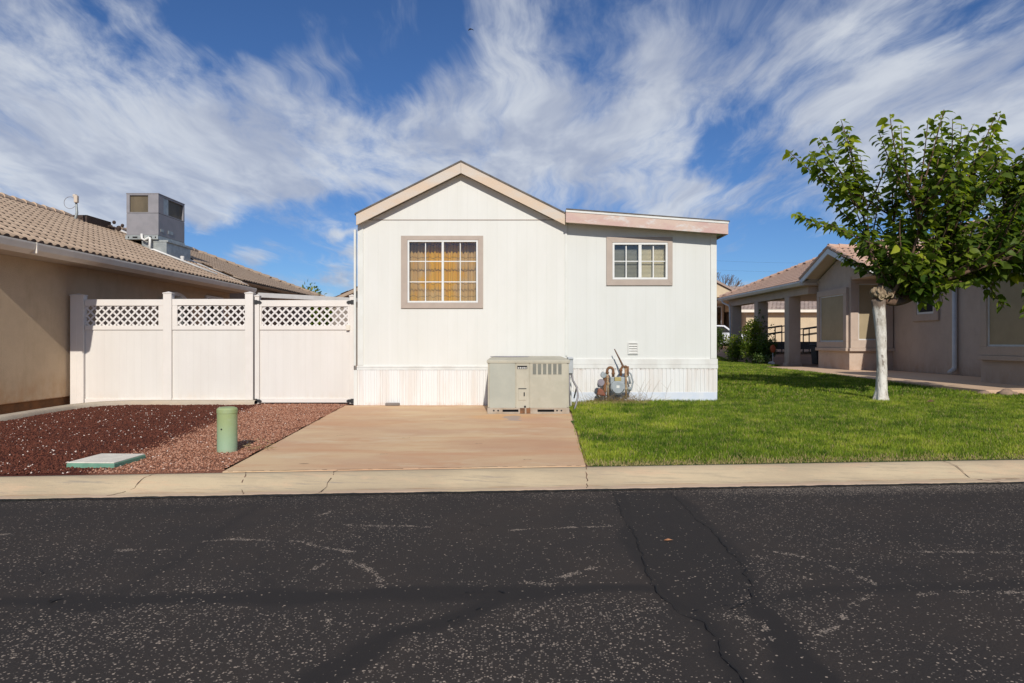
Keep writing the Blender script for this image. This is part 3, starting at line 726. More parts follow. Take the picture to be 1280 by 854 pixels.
# roofs
YF = 13.60
def rake(x): return 4.88-abs(x+1.016)*.4977      # top of fascia
xa, xb = -3.10, 1.055
for (p, q) in ((xa, -1.017), (-1.015, xb)):
    b = MB(); b.prism([(p, YF-.03, rake(p)-.24), (q, YF-.03, rake(q)-.24), (q, YF-.03, rake(q)), (p, YF-.03, rake(p))], (0, .035, 0))
    b.build('fascia', M['fascia_tan'], H, bevel=.004)
b = MB()
for (p, q) in ((xa, -1.016), (-1.016, xb)):
    b.prism([(p, YF+.006, rake(p)-.20), (q, YF+.006, rake(q)-.20), (q, YF+.006, rake(q)-.03), (p, YF+.006, rake(p)-.03)], (0, 16.7, 0))
b.build('soffit', M['soffit'], H)
b = MB()
for (p, q) in ((xa-.03, -1.016), (-1.016, xb)):
    b.prism([(p, YF-.045, rake(p)-.02), (q, YF-.045, rake(q)-.02), (q, YF-.045, rake(q)+.012), (p, YF-.045, rake(p)+.012)], (0, 16.8, 0))
b.build('roof', M['shingle'], H)
YF = 13.50
def lt(x): return 3.885-(x-1.06)*.0735
xc = X(910, YF-.03)
b = MB(); b.prism([(1.062, YF-.04, lt(1.06)-.245), (xc, YF-.04, lt(xc)-.245), (xc, YF-.04, lt(xc)-.04), (1.062, YF-.04, lt(1.06)-.04)], (0, .035, 0))
b.build('fascia', M['fascia'], H, bevel=.004)
b = MB(); b.prism([(1.062, YF-.05, lt(1.06)-.038), (xc+.01, YF-.05, lt(xc)-.038), (xc+.01, YF-.05, lt(xc)), (1.062, YF-.05, lt(1.06))], (0, .05, 0)); b.build('drip_edge', M['trim'], H)
b = MB(); b.prism([(1.062, YF+.004, lt(1.06)-.20), (xc-.012, YF+.004, lt(xc)-.20), (xc-.012, YF+.004, lt(xc)-.05), (1.062, YF+.004, lt(1.06)-.05)], (0, 16.4, 0)); b.build('soffit', M['soffit'], H)
b = MB(); b.box(xc-.01, xc+.015, YF+.0, 30, lt(xc)-.24, lt(xc)-.04); b.build('fascia', M['fascia'], H)
b = MB(); b.prism([(1.07, YF-.055, lt(1.06)+.002), (xc+.03, YF-.055, lt(xc)+.002), (xc+.03, YF-.055, lt(xc)+.022), (1.07, YF-.055, lt(1.06)+.03)], (0, 16.5, 0)); b.build('roof', M['shingle'], H)
def roof_end(): pass
# big window
x0, x1, z0, z1 = W1; o_ = .115
Wd = MB()
tx0, tx1, tz0, tz1 = hx(501.5), hx(604), hz(385.5), hz(295)
for q in ([(tx0, tz0), (tx1, tz0), (x1+.01, z0-.01), (x0-.01, z0-.01)], [(x0-.01, z1+.01), (x1+.01, z1+.01), (tx1, tz1), (tx0, tz1)],
          [(tx0, tz0), (x0-.01, z0-.01), (x0-.01, z1+.01), (tx0, tz1)], [(x1+.01, z0-.01), (tx1, tz0), (tx1, tz1), (x1+.01, z1+.01)]):
    Wd.prism([(a, YW-.03, c_) for a, c_ in q], (0, .028, 0))
Wd = Wd.build('window', M['taupe'], H, bevel=.003)
Wd['label'] = 'large window with twelve panes over a golden curtain'
xc_ = (x0+x1)/2
b = MB(); b.frame(x0-.008, x1+.008, z0-.008, z1+.008, .035, YW-.022, YW+.06); b.box(xc_-.022, xc_+.022, YW-.018, YW+.055, z0+.028, z1-.028); b.build('frame', M['vinyl'], Wd, bevel=.003)
b = MB(); b.box(x0+.03, xc_-.02, YW+.032, YW+.036, z0+.03, z1-.03); b.box(xc_+.02, x1-.03, YW+.032, YW+.036, z0+.03, z1-.03); b.build('pane', M['glass'], Wd)
b = MB()
for fx in (.25, .75): b.box(x0+(x1-x0)*fx-.009, x0+(x1-x0)*fx+.009, YW+.02, YW+.030, z0+.03, z1-.03)
for k in (1, 2):
    zk = z0+(z1-z0)*k/3
    for a, c_ in ((x0+.03, x0+(x1-x0)*.25-.010), (x0+(x1-x0)*.25+.010, xc_-.023), (xc_+.023, x0+(x1-x0)*.75-.010), (x0+(x1-x0)*.75+.010, x1-.03)): b.box(a, c_, YW+.021, YW+.029, zk-.009, zk+.009)
b.build('muntin', M['vinyl'], Wd)
vs = []; q = 160
for i in range(q+1):
    x = x0-.08+(x1-x0+.16)*i/q; y = YW+.26+.022*math.sin(i*.9)+.012*math.sin(i*.37+1)+.006*math.sin(i*2.1)
    vs += [(x, y, z0-.05), (x, y, z1+.05)]
b = MB(); b.add(vs, [(2*i, 2*i+2, 2*i+3, 2*i+1) for i in range(q)]); b.build('curtain', M['curtain'], Wd)
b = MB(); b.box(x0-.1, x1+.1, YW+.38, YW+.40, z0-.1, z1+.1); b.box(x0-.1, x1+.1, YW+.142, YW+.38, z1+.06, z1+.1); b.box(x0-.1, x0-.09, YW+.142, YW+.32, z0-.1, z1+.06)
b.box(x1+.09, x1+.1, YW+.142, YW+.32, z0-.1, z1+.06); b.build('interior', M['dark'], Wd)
# small window
x0, x1, z0, z1 = W2; tx0, tx1, tz0, tz1 = hx(758), hx(840.5), hz(357), hz(296.5)
Wd = MB()
for q_ in ([(tx0, tz0), (tx1, tz0), (x1+.01, z0-.01), (x0-.01, z0-.01)], [(x0-.01, z1+.01), (x1+.01, z1+.01), (tx1, tz1), (tx0, tz1)],
          [(tx0, tz0), (x0-.01, z0-.01), (x0-.01, z1+.01), (tx0, tz1)], [(x1+.01, z0-.01), (tx1, tz0), (tx1, tz1), (x1+.01, z1+.01)]):
    Wd.prism([(a, YW-.02, c_) for a, c_ in q_], (0, .028, 0))
Wd = Wd.build('window', M['taupe'], H, bevel=.003); Wd['label'] = 'small sliding window with beige blind on the side room'
xc_ = (x0+x1)/2
b = MB(); b.frame(x0-.008, x1+.008, z0-.008, z1+.008, .04, YW-.012, YW+.06); b.box(xc_-.03, xc_+.03, YW-.008, YW+.055, z0+.033, z1-.033); b.build('frame', M['vinyl'], Wd, bevel=.003)
b = MB(); b.box(x0+.03, xc_-.025, YW+.042, YW+.045, z0+.03, z1-.03); b.box(xc_+.025, x1-.03, YW+.042, YW+.045, z0+.03, z1-.03); b.build('pane', M['glass'], Wd)
b = MB(); zk = (z0+z1)/2
for fx in (.25, .75): b.box(x0+(x1-x0)*fx-.011, x0+(x1-x0)*fx+.011, YW+.03, YW+.040, z0+.035, z1-.035)
for a, c_ in ((x0+.035, x0+(x1-x0)*.25-.012), (x0+(x1-x0)*.25+.012, xc_-.032), (xc_+.032, x0+(x1-x0)*.75-.012), (x0+(x1-x0)*.75+.012, x1-.035)): b.box(a, c_, YW+.031, YW+.039, zk-.009, zk+.009)
b.build('muntin', M['vinyl'], Wd)
for a, c_, mm in ((x0-.05, xc_, 'blind_grey'), (xc_+.001, x1+.05, 'blind')):
    b = MB(); z = z0-.03
    while z < z1+.02: b.prism([(a, YW+.12, z), (a, YW+.135, z+.030), (a, YW+.139, z+.029), (a, YW+.124, z-.001)], (c_-a, 0, 0)); z += .026
    b.build('blind', M[mm], Wd)
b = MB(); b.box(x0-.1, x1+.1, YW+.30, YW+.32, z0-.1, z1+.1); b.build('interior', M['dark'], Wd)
# vent
vx0, vx1, vz0, vz1 = hx(785), hx(797.5), hz(443), hz(428.5)
b = MB(); b.frame(vx0, vx1, vz0, vz1, .018, YW-.02, YW+.008)
for k in range(4):
    z = vz0+.025+k*.047; b.prism([(vx0+.018, YW-.018, z), (vx0+.018, YW+.005, z+.035), (vx0+.018, YW+.009, z+.033), (vx0+.018, YW-.012, z-.004)], (vx1-vx0-.036, 0, 0))
b.build('vent', M['trim'], H)
# downpipe/trim by the left corner
b = MB(); b.box(xl-.10, xl-.055, YW+.02, YW+.08, .80, 3.55); b.build('downspout', M['corner'], H, bevel=.006)

# ------------------------------------------------------------------ fence and gate
FY = 14.0
def fx(px): return X(px, FY)
def fz(py): return Z(py, FY)
Fn = thing('fence', (fx(205), FY, 0), 'cream vinyl privacy fence with lattice top beside brown house', 'fence')
def cap(mb, x0, x1, y0, y1, z):
    mb.box(x0-.01, x1+.01, y0-.01, y1+.01, z, z+.02); cx, cy = (x0+x1)/2, (y0+y1)/2
    mb.add([(x0-.01, y0-.01, z+.02), (x1+.01, y0-.01, z+.02), (x1+.01, y1+.01, z+.02), (x0-.01, y1+.01, z+.02), (cx, cy, z+.05)], [(0,1,4),(1,2,4),(2,3,4),(3,0,4)])
for a, c_, zt in ((90, 106.5, 370), (205.5, 216, 367.5), (307.5, 317.5, 367.5)):
    b = MB(); b.box(fx(a), fx(c_), FY-.06, FY+.07, -.02, fz(zt)); 
    if a == 90: b.box(fx(a)+.12, fx(a)+.13, FY-.063, FY-.058, .0, fz(zt))
    cap(b, fx(a), fx(c_), FY-.06, FY+.07, fz(zt)); b.build('post', M['fence_rail'], Fn, bevel=.006)
def panel(root, x0, x1, zt, zb, FY=FY, side=0.0, left=0.0):
    r = FY-.03
    pieces('rail', M['fence_rail'], root, [(x0, x1, r, r+.05, zt-.13, zt), (x0, x1, r, r+.05, fz(412.5), fz(407)), (x0, x1, r-.004, r+.05, zb, zb+.085)], .005)
    b = MB(); b.box(x0+.0, x1-.0, FY-.008, FY+.012, zb+.085, fz(412.5)); b.build('board_panel', M['fence'], root)
    if side: pieces('stile', M['fence_rail'], root, [(x1-side, x1, r+.004, r+.045, fz(407), zt-.13)], .004)
    if left: pieces('stile', M['fence_rail'], root, [(x0, x0+left, r+.004, r+.045, fz(407), zt-.13)], .004)
    b = MB(); lx0, lx1 = x0+left, x1-side; lz0, lz1 = fz(407)-.004, zt-.126; h = lz1-lz0; p = .153; w_ = .034
    for sgn, yy in ((1, FY-.006), (-1, FY+.002)):
        k = lx0-h-.1
        while k < lx1+.1:
            pts_ = []
            # strip between x=k+t .. clipped to the opening
            if sgn > 0: poly = [(k, lz0), (k+w_*1.41, lz0), (k+w_*1.41+h, lz1), (k+h, lz1)]
            else: poly = [(k+h, lz0), (k+h+w_*1.41, lz0), (k+w_*1.41, lz1), (k, lz1)]
            def clip(poly, xx, keep):
                out = []
                for i in range(len(poly)):
                    A_, B_ = poly[i], poly[(i+1) % len(poly)]; ina = keep(A_[0]); inb = keep(B_[0])
                    if ina: out.append(A_)
                    if ina != inb: t_ = (xx-A_[0])/(B_[0]-A_[0]); out.append((xx, A_[1]+t_*(B_[1]-A_[1])))
                return out
            poly = clip(poly, lx0, lambda v: v >= lx0)
            if len(poly) > 2: poly = clip(poly, lx1, lambda v: v <= lx1)
            if len(poly) > 2: b.prism([(a_, yy, c2) for a_, c2 in poly], (0, .007, 0))
            k += p
    b.build('lattice', M['lattice'], root)
panel(Fn, fx(107)+.001, fx(205)-.001, fz(374.5), .03, side=.10)
panel(Fn, fx(216)+.001, fx(307)-.001, fz(374), .03, left=.10)
Gt = thing('gate', (fx(382), FY, 0), 'cream vinyl gate with black hinges between fence and mobile home', 'gate')
for a, c_, zt in ((319.5, 325, 371), (437.5, 443, 371)):
    b = MB(); b.box(fx(a), fx(c_), FY-.05, FY+.05, .02, fz(zt)); cap(b, fx(a), fx(c_), FY-.05, FY+.05, fz(zt)); b.build('post', M['fence_rail'], Gt, bevel=.005)
panel(Gt, fx(325)+.003, fx(437.5)-.003, fz(375.5), .04, left=.04, side=.04)
for px_, py_, sd in ((319, 378, 1), (319, 501, 1), (443, 378, -1), (443, 501, -1)):
    b = MB(); x = fx(px_); z = fz(py_); b.box(x, x+sd*.06, FY-.064, FY-.051, z-.045, z+.045)
    b.prism([(x+sd*.06, FY-.062, z-.035), (x+sd*.12, FY-.062, z-.03), (x+sd*.155, FY-.062, z), (x+sd*.12, FY-.062, z+.03), (x+sd*.06, FY-.062, z+.035)], (0, .012, 0))
    b.build('hinge', M['black'], Gt, bevel=.003)
b = MB(); b.box(fx(433.5), fx(438.5), FY-.075, FY-.031, fz(413), fz(406.5)); b.build('latch', M['soffit'], Gt, bevel=.004)

# ------------------------------------------------------------------ tiled roofs
def tile_plane(name, mats, parent, origin, u_dir, v_dir, ulen, vlen, clip=None, pitch=.215, course=.36, amp=.042, lift=.012, sub=8):
    """u runs along the eave, v up the slope; one barrel-tile sheet, courses overlapping"""
    O = np.array(origin); U = np.array(u_dir, float); U /= np.linalg.norm(U); Vd = np.array(v_dir, float); Vd /= np.linalg.norm(Vd)
    Nn = np.cross(U, Vd); Nn = Nn if Nn[2] > 0 else -Nn
    nu = int(ulen/pitch*sub)+1; us_ = np.linspace(0, ulen, nu); ph = (us_/pitch) % 1
    PF = [np.clip(1-((((us_/pitch+.5*q_) % 1)-.5)/.36)**2, 0, 1)**.7*amp for q_ in (0, 1)]
    vs = []; fs = []; mi = []; tone = []
    nc = int(math.ceil(vlen/course)); r = np.random.default_rng(5)
    def ok(u, v): return clip is None or clip(u, v)
    for c_ in range(nc):
        v0 = c_*course; v1 = min(v0+course+.03, vlen)
        tn = r.random(int(ulen/pitch)+2)
        base = len(vs); prof_ = PF[c_ % 2]
        jit = r.normal(0, .006, int(ulen/pitch)+2)
        for i, u in enumerate(us_):
            k = min(int(u/pitch+.5*(c_ % 2)), len(tn)-1); t_ = tn[k]
            a0 = O+U*u+Vd*(v0+jit[k])+Nn*(prof_[i]*1.05+lift); a1 = O+U*u+Vd*v1+Nn*(prof_[i]+.004); a2 = O+U*u+Vd*(v0+.012)+Nn*(-.004)
            vs += [a2, a0, a1]; tone += [t_]*3
        for i in range(nu-1):
            if not ok((us_[i]+us_[i+1])/2, (v0+v1)/2): continue
            q = base+3*i
            fs.append((q, q+3, q+4, q+1)); mi.append(1)  # open tile end: dark colour stands in for the shaded hollow
            fs.append((q+1, q+4, q+5, q+2)); mi.append(0)
    Fa = np.array(fs); Va = np.array(vs)
    nrm = np.cross(Va[Fa[0][1]]-Va[Fa[0][0]], Va[Fa[0][3]]-Va[Fa[0][0]])
    fl = np.dot(np.cross(Va[Fa[1][1]]-Va[Fa[1][0]], Va[Fa[1][3]]-Va[Fa[1][0]]), Nn) < 0
    if fl: Fa = Fa[:, ::-1]
    o = npmesh(name, Va, Fa, mats[0], {'tone': tone}, smooth=False, parent=parent)
    o.data.materials.append(mats[1]); o.data.polygons.foreach_set('material_index', mi); return o
def ridge_caps(name, mat_, parent, p0, p1, r=.11, L_=.38):
    p0, p1 = Vector(p0), Vector(p1); n_ = max(1, int((p1-p0).length/L_)); b = MB()
    for i in range(n_):
        a = p0.lerp(p1, i/n_); c_ = p0.lerp(p1, (i+1.08)/n_); up = Vector((0, 0, .02))
        b.tube([a+up, c_], [r*1.08, r*.92], 10)
    return b.build(name, mat_, parent)

# ------------------------------------------------------------------ left house
LH = thing('brown_house', (-11, 17, 0), 'brown stucco house with tan tile roof left of the fence', 'house')
WX = -9.09; EX = -8.5; EZ = 3.05; RX = -12.9; RZ = EZ+(EX-RX)*.42
b = MB(); b.box(WX-.15, WX, 11.7, 22.0, .16, 2.86); b.box(-16.6, WX-.15, 11.7, 11.85, .16, 2.86); b.box(-16.6, WX-.15, 21.85, 22.0, .16, 2.86); b.box(-16.75, -16.6, 11.7, 22, .16, 2.86)
b.build('wall', M['stucco_left'], LH, bevel=.02)
b = MB(); b.prism([(-16.6, 11.86, 2.86), (WX-.02, 11.86, 2.86), (RX, 11.86, RZ-.2)], (0, -.12, 0)); b.build('gable_wall', M['stucco_left'], LH); b = MB(); b.prism([(-16.6, 21.9, 2.86), (WX-.02, 21.9, 2.86), (RX, 21.9, RZ-.2)], (0, -.12, 0)); b.build('gable_wall', M['stucco_left'], LH)
b = MB(); b.box(-16.55, WX-.04, 11.75, 21.9, -.05, .16); b.build('footing', M['footing'], LH)
sl_ = math.hypot(EX-RX, RZ-EZ)
R1 = tile_plane('roof', [M['tile_left'], M['mortar_and_shade']], LH, (EX+.04, 11.1, EZ+.0), (0, 1, 0), (RX-EX, 0, RZ-EZ), 11.0, sl_)
tile_plane('roof', [M['tile_left'], M['mortar_and_shade']], LH, (2*RX-EX, 11.1, EZ), (0, 1, 0), (EX-RX, 0, RZ-EZ), 11.0, sl_, sub=4, pitch=.4)
b = MB(); b.prism([(EX, 11.1, EZ-.03), (RX, 11.1, RZ-.03), (2*RX-EX, 11.1, EZ-.03), (2*RX-EX, 11.1, EZ-.12), (RX, 11.1, RZ-.15), (EX, 11.1, EZ-.12)], (0, 10.95, 0)); b.build('roof_deck', M['soffit_l'], LH)
ridge_caps('ridge_cap', M['tile_left'], LH, (RX, 11.1, RZ+.02), (RX, 19.9, RZ+.02))
b = MB()   # soffit
b.box(WX+.0, EX-.02, 11.15, 22.0, 2.845, 2.865); b.build('soffit', M['soffit_l'], LH)
b = MB(); b.prism([(EX-.02, 11.1, 2.83), (EX+.10, 11.1, 2.90), (EX+.13, 11.1, 3.0), (EX+.13, 11.1, 3.03), (EX+.11, 11.1, 3.03), (EX-.02, 11.1, 3.0)], (0, 11.3, 0))
b.box(EX+.0, EX+.135, 12.02, 12.05, 2.84, 3.035)
b.build('gutter', M['gutter_l'], LH, bevel=.006)
# upstand and white flashing down the rear rake
b = MB(); b.prism([(EX-.1, 22.02, EZ-.02), (RX, 22.02, RZ-.02), (RX, 22.02, RZ+.12), (EX-.1, 22.02, EZ+.10)], (0, .25, 0)); b.build('flashing', M['gutter_r'], LH)
# arched and square windows seen over the fence
Wd = MB(); y0, y1, zt = 17.55, 19.3, 2.62; arc = [(y0+(y1-y0)*i/12, zt-.28+.28*math.sin(math.pi*i/12)) for i in range(13)]
Wd.prism([(WX+.002, y0, 1.1)]+[(WX+.002, a_, c2) for a_, c2 in arc]+[(WX+.002, y1, 1.1)], (.05, 0, 0)); Wd = Wd.build('window', M['gutter_l'], LH); Wd['label'] = 'arched window'
b = MB(); b.prism([(WX+.054, y0+.12, 1.2)]+[(WX+.054, y0+.12+(a_-y0)*(y1-y0-.24)/(y1-y0), c2-.09) for a_, c2 in arc]+[(WX+.054, y1-.12, 1.2)], (.006, 0, 0)); b.build('pane', M['glass_dark'], Wd)
Wd = MB().framey(20.2, 21.4, 1.2, 2.66, .08, WX+.002, WX+.05).build('window', M['vinyl'], LH)
b = MB(); b.box(WX+.004, WX+.012, 20.28, 21.32, 1.28, 2.58); b.build('pane', M['glass_dark'], Wd)
# rear part of the same house: slightly higher roof with hipped far end
EX2, EZ2, RX2, RZ2 = -8.8, 3.28, -12.9, 4.93; s2 = math.hypot(EX2-RX2, RZ2-EZ2)
yend = 32.0
hipf = lambda u, v: (u < (yend-22.3)-v/s2*(EX2-RX2)*.98)
tile_plane('roof', [M['tile_left_back'], M['mortar_and_shade']], LH, (EX2, 22.3, EZ2), (0, 1, 0), (RX2-EX2, 0, RZ2-EZ2), yend-22.3, s2, clip=hipf, sub=6)
tile_plane('roof', [M['tile_left_back'], M['mortar_and_shade']], LH, (2*RX2-EX2, 22.3, EZ2), (0, 1, 0), (EX2-RX2, 0, RZ2-EZ2), yend-22.3, s2, clip=hipf, sub=4)
hipr = lambda u, v: abs(u-(EX2-RX2)) < (EX2-RX2)*(1-v/s2)+.05
tile_plane('roof', [M['tile_left_back'], M['mortar_and_shade']], LH, (2*RX2-EX2, yend, EZ2), (1, 0, 0), (0, -(EX2-RX2), RZ2-EZ2), 2*(EX2-RX2), s2, clip=hipr, sub=4)
b = MB(); yr = yend-(EX2-RX2)
b.add([(EX2, 22.28, EZ2-.03), (RX2, 22.28, RZ2-.03), (RX2, yr, RZ2-.03), (EX2, yend, EZ2-.03), (2*RX2-EX2, 22.28, EZ2-.03), (2*RX2-EX2, yend, EZ2-.03)], [(0,1,2,3),(1,4,5,2),(3,2,5),(0,3,5,4),(0,4,1)])
b.build('roof_deck', M['soffit_l'], LH)
b = MB(); b.box(-16.4, -9.3, 22.26, 31.4, 0, 3.2); b.build('wall', M['stucco_grey'], LH)
ridge_caps('ridge_cap', M['tile_left_back'], LH, (RX2, 22.4, RZ2+.03), (RX2, yr, RZ2+.03))
ridge_caps('hip_cap', M['tile_left_back'], LH, (EX2, yend, EZ2+.04), (RX2, yr, RZ2+.03), .10)
# broken mortar at the end of the front ridge
b = MB(); b.box(RX-.25, RX+.45, 20.0, 21.2, RZ-.12, RZ+.10)
for k in range(26): b.ball((RX+random.uniform(-.3, .6), random.uniform(20.9, 21.9), RZ-.02+random.uniform(-.1, .12)), random.uniform(.04, .09), 6, 4)
b.build('torn_underlay', M['mortar_and_shade'], LH)

# rooftop package unit
AY = 20.0
RU = thing('rooftop_cooling_unit', (-10.9, AY+.7, 4.0), 'grey boxy cooling unit standing on the left tiled roof', 'air conditioner')
M['rgrey'] = simple('grey_painted_steel', (.27, .255, .265), (.23, .22, .23), 3, .5, .1)
M['galv'] = simple('galvanised_steel', (.42, .44, .42), (.30, .32, .31), 5, .45, .1, metal=.4)
M['coil'] = grooved('rusty_coil', (.17, .13, .08), (.10, .08, .05), .03, 0, .2, .01)
M['coily'] = grooved('rusty_coil_side', (.12, .10, .07), (.07, .06, .05), .03, 1, .2, .01)
x0, x1, y0, y1, z0, z1 = X(158, AY), X(198, AY), AY, AY+1.6, Z(294, AY), Z(242.5, AY); zm = Z(266.5, AY)
b = MB(); b.box(x0, x1, y0, y1, z0, zm-.004); b.build('lower_cabinet', M['rgrey'], RU, bevel=.01)
xo0, xo1 = X(162, AY), X(185, AY)
b = MB(); # upper part as a frame with openings at front and side
b.box(x0, xo0, y0, y0+.1, zm+.004, z1); b.box(xo1, x1, y0, y0+.1, zm+.004, z1); b.box(xo0, xo1, y0+.002, y0+.1, zm+.004, zm+.03); b.box(xo0, xo1, y0+.002, y0+.1, z1-.04, z1)
b.box(x1-.1, x1, y0+.1, y0+.3, zm+.004, z1); b.box(x1-.1, x1, y1-.08, y1, zm+.004, z1); b.box(x1-.1, x1-.002, y0+.3, y1-.08, zm+.004, zm+.04); b.box(x1-.1, x1-.002, y0+.3, y1-.08, z1-.05, z1)
b.box(x0, x0+.05, y0+.1, y1, zm+.004, z1); b.box(x0+.05, x1-.1, y1-.05, y1, zm+.004, z1); b.box(x0-.01, x1+.01, y0-.01, y1+.01, z1+.001, z1+.025)
b.build('upper_cabinet', M['rgrey'], RU, bevel=.006)
b = MB(); b.box(xo0-.02, xo1+.02, y0+.05, y0+.07, zm+.02, z1-.02); b.build('coil', M['coil'], RU)
b = MB(); b.box(x1-.07, x1-.05, y0+.3, y1-.06, zm+.02, z1-.02); b.build('coil', M['coily'], RU)
b = MB(); b.box(x1-.03, x1-.02, y0+.3, y0+.62, zm+.03, z1-.03); b.build('grille_panel', M['galv'], RU)
b = MB(); b.box(x0-.02, x1+.0, y0-.03, y1+.02, z0-.13, z0-.006)
b.build('base_rail', M['galv'], RU, bevel=.005)
pieces('slot', M['dark'], RU, [(x0+k, x0+k+w_*.7, y0-.034, y0-.028, z0-.095, z0-.045) for k, w_ in ((.06, .05), (.2, .2), (.62, .2), (.85, .05))])
pieces('plate', M['galv'], RU, [(x1+.002, x1+.012, y0+.55, y0+.85, z0+.12, z0+.22), (x1+.002, x1+.012, y0+.12, y0+.3, z0+.12, z0+.2)])
b = MB(); cx0, cx1 = X(176, AY), X(207, AY); b.box(cx0, cx1, y0+.05, y0+1.55, 3.5, z0-.135); b.box(cx0, cx1+.05, y0+.04, y0+1.6, z0-.20, z0-.137); b.build('duct_curb', M['galv'], RU, bevel=.005)
M['pvc'] = simple('white_pipe', (.75, .74, .70), (.68, .66, .62), 4, .4, 0)
def rz_(x): return EZ+(EX-x)*.42
b = MB(); b.tube([(X(177, AY-.1), AY-.1, Z(293, AY)), (X(177.5, AY-.1), AY-.1, Z(299, AY)), (X(181, AY-.1), AY-.1, Z(301, AY)), (X(186, AY-.1), AY-.1, Z(297.5, AY)), (X(187.5, AY-.1), AY-.1, Z(298, AY)), (X(187.5, AY-.1), AY-.12, Z(314, AY))], .035, 8)
px_ = X(187.5, AY-.1); b.tube([(px_, AY-.12, Z(313, AY)), (px_+.1, AY-.1, rz_(px_+.1)+.10), (-8.9, 20.6, rz_(-8.9)+.10)], .03, 8); b.build('drain_pipe', M['pvc'], RU, smooth=True)
# vent pipe and antenna
vp = MB(); vp.tube([(-9.85, 20.4, 3.5), (-9.85, 20.4, 3.83)], .05, 12); vp.tube([(-9.85, 20.4, 3.78), (-9.85, 20.4, 3.84)], .058, 12)
tag(vp.build('vent_pipe', M['pvc'], smooth=False), 'short white vent pipe on the roof right of the cooling unit', 'pipe')
An = thing('antenna_mast', (-12.6, 19.6, 4.75), 'bent metal mast with small pale dish receiver and cable loop on the roof', 'antenna')
def ap(px, py): return (X(px, 19.6), 19.6, Z(py, 19.6))
b = MB(); b.tube([ap(91, 277), ap(94.5, 273), ap(96.2, 266), ap(95.6, 258), ap(95, 250)], [.045, .04, .035, .03, .03], 8); b.build('mast', M['galv'], An, smooth=True)
b = MB(); b.tube([(X(95, 19.6), 19.62, Z(245, 19.6)), (X(95, 19.6), 19.5, Z(245.5, 19.6))], .05, 8); b.box(X(94.5, 19.6), X(99, 19.6), 19.5, 19.6, Z(254, 19.6), Z(245, 19.6)); b.build('receiver', M['fascia_tan'], An, bevel=.02)
b = MB(); b.tube([(X(87.5, 19.6)+.17*math.cos(a_), 19.6, Z(253.5, 19.6)+.17*math.sin(a_)) for a_ in [math.radians(20+i*16) for i in range(20)]], .008, 5); b.build('cable', M['rgrey'], An)

# patio cover behind the gate
Pc = thing('patio_cover', (-7, 24, 0), 'white flat metal patio cover behind the gate', 'canopy')
b = MB(); A_, B_ = Vector((-8.3, 22.35, 2.74)), Vector((-5.7, 25.1, 2.74)); dd = Vector((-.03, .03, 0))
b.prism([A_, B_, B_+Vector((-.04, .04, 0)), A_+Vector((-.04, .04, 0))], (0, 0, .15)); b.build('fascia', M['gutter_r'], Pc)
b = MB(); b.prism([A_+Vector((-.05, .05, .04)), B_+Vector((-.05, .05, .04)), Vector((-5.8, 30, 2.78)), Vector((-8.5, 30, 2.78))], (0, 0, .05)); b.build('roof_sheet', M['gutter_r'], Pc)
for p in ((-5.85, 25.3), (-5.85, 29.8), (-8.3, 29.8)):
    b = MB(); b.box(p[0]-.05, p[0]+.05, p[1]-.05, p[1]+.05, 0, 2.77); b.build('post', M['vinyl'], Pc)

# ------------------------------------------------------------------ distant houses and trees
def gable_house(name, label, x0, x1, y0, y1, z0, ze, slope, wallm, tilem, ridge_axis='y', over=.5, windows=()):
    t = thing(name, ((x0+x1)/2, y0, z0), label, 'house')
    b = MB(); b.box(x0, x1, y0, y1, z0, ze)
    if ridge_axis == 'y':
        cx = (x0+x1)/2; h = (x1-x0)/2*slope; b.prism([(x0+.03, y0+.02, ze), (x1-.03, y0+.02, ze), (cx, y0+.02, ze+h-.03)], (0, y1-y0-.04, 0)); b.build('wall', wallm, t)
        L_ = math.hypot(cx-x0+over, (cx-x0+over)*slope); zE = ze-over*slope+.06
        for ox, sg in ((x0-over, 1), (x1+over, -1)):
            tile_plane('roof', [tilem, M['mortar_and_shade']], t, (ox, y0-over, zE), (0, 1, 0), (sg, 0, slope), y1-y0+2*over, L_, sub=4, pitch=.33, course=.4)
        b = MB(); hh = (cx-x0+over)*slope
        b.prism([(x0-over, y0-over, zE-.02), (cx, y0-over, zE+hh-.02), (x1+over, y0-over, zE-.02), (x1+over, y0-over, zE-.2), (cx, y0-over, zE+hh-.2), (x0-over, y0-over, zE-.2)], (0, y1-y0+2*over, 0)); b.build('fascia', M['tile_left_back'], t)
    else:
        b.build('wall', wallm, t); cy = (y0+y1)/2; L_ = math.hypot(cy-y0+over, (cy-y0+over)*slope); zE = ze-.05
        tile_plane('roof', [tilem, M['mortar_and_shade']], t, (x0-over, y0-over, zE), (1, 0, 0), (0, 1, slope), x1-x0+2*over, L_, sub=4, pitch=.33, course=.4)
        tile_plane('roof', [tilem, M['mortar_and_shade']], t, (x0-over, y1+over, zE), (1, 0, 0), (0, -1, slope), x1-x0+2*over, L_, sub=3, pitch=.33, course=.4)
        b = MB(); hh = (cy-y0+over)*slope
        b.prism([(x0-over+.1, y0-over+.06, zE-.02), (x0-over+.1, cy, zE+hh-.02), (x0-over+.1, y1+over-.06, zE-.02)], (x1-x0+2*over-.2, 0, 0)); b.build('gable_wall', wallm, t)
        b = MB(); b.box(x0-over, x1+over, y0-over-.05, y0-over+.05, zE-.24, zE-.01); b.build('fascia', M['gutter_l'], t)
    for (a, c_, zz0, zz1) in windows:
        wn_ = MB().frame(a, c_, zz0, zz1, .1, y0-.05, y0-.002).build('window', M['vinyl'], t)
        b = MB(); b.box(a+.1, c_-.1, y0-.03, y0-.02, zz0+.1, zz1-.1); b.build('pane', M['glass_dark'], wn_)
    return t
